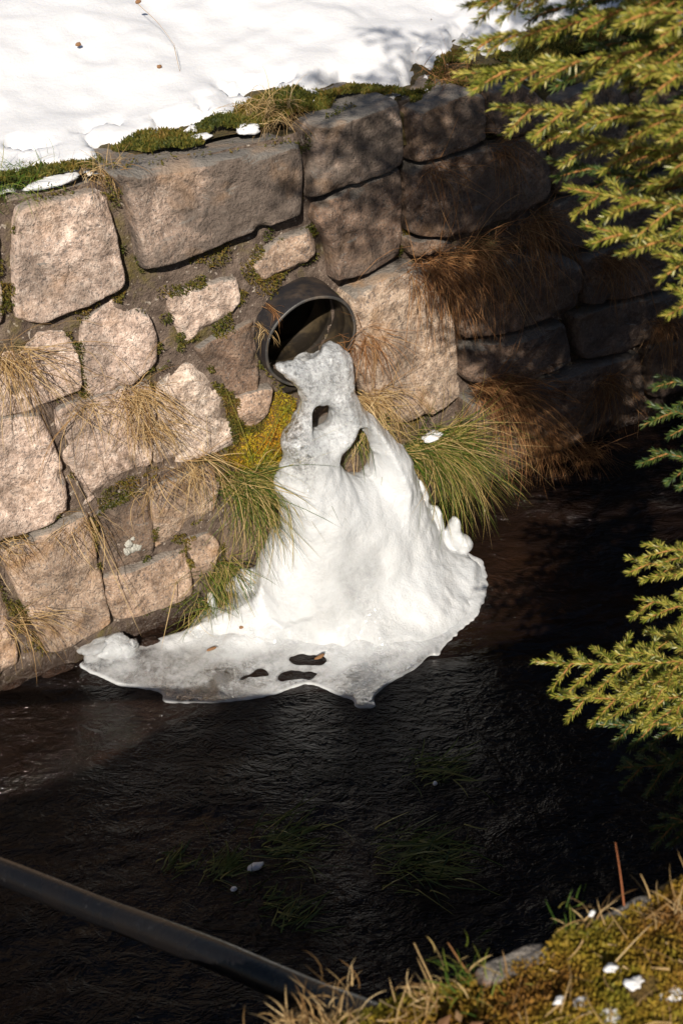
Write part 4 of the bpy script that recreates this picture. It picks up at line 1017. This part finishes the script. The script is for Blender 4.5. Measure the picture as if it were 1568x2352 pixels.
# ------------------------------------------------------------------ spruce
def spruce_branch(root, tip, seed, side_len=.30, spacing=.045, needle=.0145, dens=820, start=.25, sag=.06, nw=.0008, curl_up=.02):
    """returns wood (V,F) and needle (V,F) of one branch with flat sprays of side twigs"""
    R = np.random.default_rng(seed); root = np.asarray(root, float); tip = np.asarray(tip, float)
    ax = tip - root; L = np.linalg.norm(ax); u = ax / L
    side = np.cross(u, UPZ); side /= np.linalg.norm(side); up = np.cross(side, u)
    def main(t): return root + ax * t - UPZ * (sag * 4 * t * (1 - t)) + UPZ * curl_up * np.sin(t * 6) 
    wood = []; needles = []
    ts = np.linspace(0, 1, 14); wood.append((np.array([main(t) for t in ts]), np.linspace(.007, .0016, 14)))
    needles.append(np.array([main(t) for t in np.linspace(start + .1, 1, 30)]))
    t = start; k = 0
    while t < .97:
        sg = 1 if k % 2 else -1; k += 1
        l1 = side_len * (1 - t) ** .75 * R.uniform(.65, 1.1) + .035
        a = math.radians(R.uniform(42, 62)); d = u * math.cos(a) + side * sg * math.sin(a) + up * R.normal(-.05, .16); d /= np.linalg.norm(d)
        p0 = main(t); m = max(5, int(l1 / .025)); q = np.linspace(0, 1, m)[:, None]
        P = p0 + d * l1 * q + (-UPZ * .16 * l1 + u * .14 * l1) * q ** 2
        wood.append((P, np.linspace(.0028, .0012, m))); needles.append(P)
        if l1 > .10:
            tt = .3; j = 0
            while tt < .9:
                l2 = l1 * .5 * (1 - tt) ** .6 * R.uniform(.7, 1.2) + .02; s2 = 1 if j % 2 else -1; j += 1
                lat = np.cross(d, up); d2 = d * .75 + lat * s2 * .65 + up * R.normal(0, .15); d2 /= np.linalg.norm(d2)
                pp = p0 + d * l1 * tt + (-UPZ * .16 * l1 + u * .14 * l1) * tt ** 2
                q2 = np.linspace(0, 1, 5)[:, None]; P2 = pp + d2 * l2 * q2 - UPZ * .06 * l2 * q2 ** 2
                wood.append((P2, np.linspace(.002, .001, 5))); needles.append(P2); tt += .042 / l1 * R.uniform(.8, 1.3)
        t += spacing / L * R.uniform(.7, 1.3)
    WV, WF_, c = [], [], 0
    for P, r in wood:
        v, f = tube(P, r, 5); WV.append(v); WF_.append(f + c); c += len(v)
    NP, ND = [], []
    for P in needles:
        seg = np.diff(P, axis=0); sl = np.linalg.norm(seg, axis=1); Lc = np.r_[0, np.cumsum(sl)]; n = int(Lc[-1] * dens) + 6
        q = R.uniform(0, Lc[-1], n); i = np.clip(np.searchsorted(Lc, q, 'right') - 1, 0, len(seg) - 1)
        pos = P[i] + seg[i] * ((q - Lc[i]) / sl[i])[:, None]; tn = seg[i] / sl[i][:, None]
        rd = R.normal(0, 1, (n, 3)); rd[:, 2] += .25; rd -= tn * (rd * tn).sum(1)[:, None]; rd /= np.linalg.norm(rd, axis=1)[:, None]
        ang = np.radians(R.uniform(38, 66, n)) * (1 - .45 * (q / Lc[-1]) ** 4); dd = tn * np.cos(ang)[:, None] + rd * np.sin(ang)[:, None]
        NP.append(pos + rd * .001); ND.append(dd)
    NP = np.vstack(NP); ND = np.vstack(ND); n = len(NP)
    L_ = (needle * R.uniform(.7, 1.15, n))[:, None]; sd = np.cross(ND, R.normal(0, 1, (n, 3))); sd /= np.linalg.norm(sd, axis=1)[:, None]
    w_ = nw
    NV = np.stack([NP - sd * w_ * .7, NP + sd * w_ * .7, NP + ND * L_ * .6 + sd * w_, NP + ND * L_, NP + ND * L_ * .6 - sd * w_], 1).reshape(-1, 3)
    i = (np.arange(n) * 5)[:, None]
    return (np.vstack(WV), np.vstack(WF_)), (NV, [i + np.array([0, 1, 2, 4]), i + np.array([4, 2, 3])])

TRUNK = np.array([1.50, 1.38]); T_Z0, T_Z1 = BANK_Z - .05, 8.6
spruce = empty('spruce_tree', (TRUNK[0], TRUNK[1], T_Z0))
tag(spruce, 'young green spruce tree whose branches reach in over the stream', 'tree')
V, F = tube(np.array([[TRUNK[0] + .02 * math.sin(k), TRUNK[1], T_Z0 + (T_Z1 - T_Z0) * k / 14] for k in range(15)]), np.linspace(.075, .01, 15), 14); obj('trunk', V, F, M['bark'], spruce)
def trunk_at(z): return np.array([TRUNK[0], TRUNK[1], z])
def add_branch(root, tip, seed, mat='needle', **kw):
    (wv, wf), (nv, nf) = spruce_branch(root, tip, seed, **kw)
    b = obj('branch', wv, wf, M['twig'], spruce); obj('needles', nv, nf, M[mat], b, smooth=False); return b
VIS = [  # tip on the photograph, distance, height of the root on the trunk, needle colour
    ((1048, 164), 1.92, 3.45, 'needle'), ((1062, 92), 2.0, 3.6, 'needle'), ((1066, 8), 2.0, 3.75, 'needle'), ((1135, 238), 1.95, 3.2, 'needle'),
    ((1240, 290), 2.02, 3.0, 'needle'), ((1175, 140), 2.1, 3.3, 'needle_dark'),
    ((1302, 425), 1.95, 2.95, 'needle'), ((1345, 512), 1.95, 2.85, 'needle'), ((1380, 250), 1.85, 3.15, 'needle'), ((1350, 100), 2.05, 3.5, 'needle_dark'),
    ((1512, 575), 1.9, 2.75, 'needle'), ((1538, 655), 1.9, 2.6, 'needle'), ((1470, 150), 1.65, 3.2, 'needle'), ((1505, 245), 1.65, 3.1, 'needle'), ((1440, 20), 1.65, 3.4, 'needle'),
    ((1262, 362), 2.1, 2.95, 'needle_dark'),
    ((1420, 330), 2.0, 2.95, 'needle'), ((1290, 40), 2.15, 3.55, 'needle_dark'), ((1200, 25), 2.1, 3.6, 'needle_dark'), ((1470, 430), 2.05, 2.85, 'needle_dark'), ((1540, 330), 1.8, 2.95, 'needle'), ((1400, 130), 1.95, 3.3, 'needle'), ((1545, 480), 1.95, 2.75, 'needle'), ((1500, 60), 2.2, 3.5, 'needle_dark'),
    ((1442, 1278), 2.85, 2.2, 'needle'), ((1478, 1246), 2.8, 2.3, 'needle'), ((1466, 1372), 2.8, 2.15, 'needle'), ((1482, 1450), 2.78, 2.1, 'needle'),
    ((1228, 1516), 2.75, 2.15, 'needle'), ((1272, 1596), 2.7, 2.05, 'needle'), ((1412, 1562), 2.7, 2.1, 'needle'), ((1375, 1660), 2.8, 2.02, 'needle_dark'), ((1425, 1760), 2.8, 2.0, 'needle_dark'), ((1470, 1560), 2.9, 2.05, 'needle_dark'),
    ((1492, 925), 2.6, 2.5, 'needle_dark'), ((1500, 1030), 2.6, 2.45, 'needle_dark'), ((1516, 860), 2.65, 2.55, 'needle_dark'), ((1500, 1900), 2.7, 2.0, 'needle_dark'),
]
for k, ((x, y), dep, zr, mt) in enumerate(VIS):
    up_ = y < 800
    add_branch(trunk_at(zr), at_depth(x, y, dep), 900 + k, mt, side_len=.19 if up_ else .23, spacing=.033, dens=1650, start=.27 if up_ else .25, sag=.04, needle=.0165, nw=.00095)
# the rest of the crown, above and behind the frame: copies of a few branch kinds
kinds = []
for k, L in enumerate((1.7, 1.3, .9, .55)):
    (wv, wf), (nv, nf) = spruce_branch((0, 0, 0), (L, 0, -.12 * L + .03), 950 + k, side_len=.30 * L + .08, spacing=.05, dens=520, needle=.02, start=.15, nw=.0014)
    kinds.append((L, mesh_np('branch', wv, wf), mesh_np('needles', nv, nf, False)))
    kinds[-1][1].materials.append(M['twig']); kinds[-1][2].materials.append(M['needle'])
Rs = random.Random(17)
from mathutils import Euler
def in_view(z, L, er):
    """only the branches measured off the photograph grow into that part of the stream"""
    m = Euler(er).to_matrix()
    for t in (.3, .5, .7, .85, 1.05):
        for sd in (-.35, -.18, 0, .18, .35):
            p = m @ Vector((L * t, L * sd * (1.15 - t), -.12 * L * t)); q = np.array([TRUNK[0] + p.x, TRUNK[1] + p.y, z + p.z]) - CAMP
            dep = q[1] * math.cos(PITCH) - q[2] * math.sin(PITCH)
            if dep < .1: continue
            u = q[0] / dep; v = -(q[1] * math.sin(PITCH) + q[2] * math.cos(PITCH)) / dep
            if abs(u) < .36 and abs(v) < .5: return True
    return False
z = 2.25
while z < 8.5:
    Lr = 2.05 * (1 - (z - 2) / 8.0) + .1
    for j in range(10):
        a = Rs.uniform(0, 2 * math.pi)
        ad = math.degrees(a) % 360
        # crown left open on this side so sun reaches the lower sprays and bank
        if z < 5.6 and 165 < ad < 300: continue
        L, mw, mn = min(kinds, key=lambda q: abs(q[0] - Lr)); sc_ = Lr / L * Rs.uniform(.8, 1.1)
        er = (Rs.uniform(-.2, .2), Rs.uniform(-.15, .25) - (z - 3) * .06, a)
        if in_view(z, L * sc_, er): continue
        b = bpy.data.objects.new('branch', mw); COL.objects.link(b); b.parent = spruce; b.location = (0, 0, z - T_Z0); b.rotation_euler = er; b.scale = (sc_,) * 3
        nn = bpy.data.objects.new('needles', mn); COL.objects.link(nn); nn.parent = b
    z += .15

for k, (z, ad, L2) in enumerate([(4.05, 178, 1.95), (4.25, 170, 2.0), (4.4, 184, 1.9), (4.6, 174, 1.9), (4.15, 160, 1.7), (4.75, 165, 1.7)]):  # long unseen branches added to shade the upper wall
    L, mw, mn = kinds[0]; er = (0, .02, math.radians(ad))
    b = bpy.data.objects.new('branch', mw); COL.objects.link(b); b.parent = spruce; b.location = (0, 0, z - T_Z0); b.rotation_euler = er; b.scale = (L2 / L,) * 3
    nn = bpy.data.objects.new('needles', mn); COL.objects.link(nn); nn.parent = b
# second spruce added out of the frame on the near bank to shade the wall
T2 = np.array([2.55, .55]); shade_spruce = empty('spruce_tree', (T2[0], T2[1], T_Z0))
tag(shade_spruce, 'tall unseen spruce added on the near bank to shade the right wall', 'tree')
V, F = tube(np.array([[T2[0] + .02 * math.sin(k * 2), T2[1], T_Z0 + 7.4 * k / 14] for k in range(15)]), np.linspace(.09, .012, 15), 14); obj('trunk', V, F, M['bark'], shade_spruce)
z = 3.3
while z < 9.2:
    Lr = 1.75 * (1 - (z - 2.4) / 7.2) + .1
    for j in range(11):
        a = Rs.uniform(0, 2 * math.pi); L, mw, mn = min(kinds, key=lambda q: abs(q[0] - Lr)); sc_ = Lr / L * Rs.uniform(.8, 1.1)
        b = bpy.data.objects.new('branch', mw); COL.objects.link(b); b.parent = shade_spruce; b.location = (0, 0, z - T_Z0); b.rotation_euler = (Rs.uniform(-.2, .2), Rs.uniform(-.15, .25) - (z - 3) * .06, a); b.scale = (sc_,) * 3
        nn = bpy.data.objects.new('needles', mn); COL.objects.link(nn); nn.parent = b
    z += .2
# dead leaves frozen onto the ice
for lab, x, y, zz, r in [('curled brown leaf lying on the left part of the ice sheet', 486, 1490, .045, (.026, .008, .004)), ('dark leaf scrap frozen at the foot of the white ice', 735, 1508, .045, (.024, .010, .005)), ('small dark leaf in the notch at the left of the ice', 556, 1440, .06, (.012, .009, .005))]:
    o = ice_lump(at_z(x, y, zz), r, int(x), 'dead_leaf', parent=None, mat='litter', n=12); tag(o, lab, 'leaf', 'dead leaves on the ice')
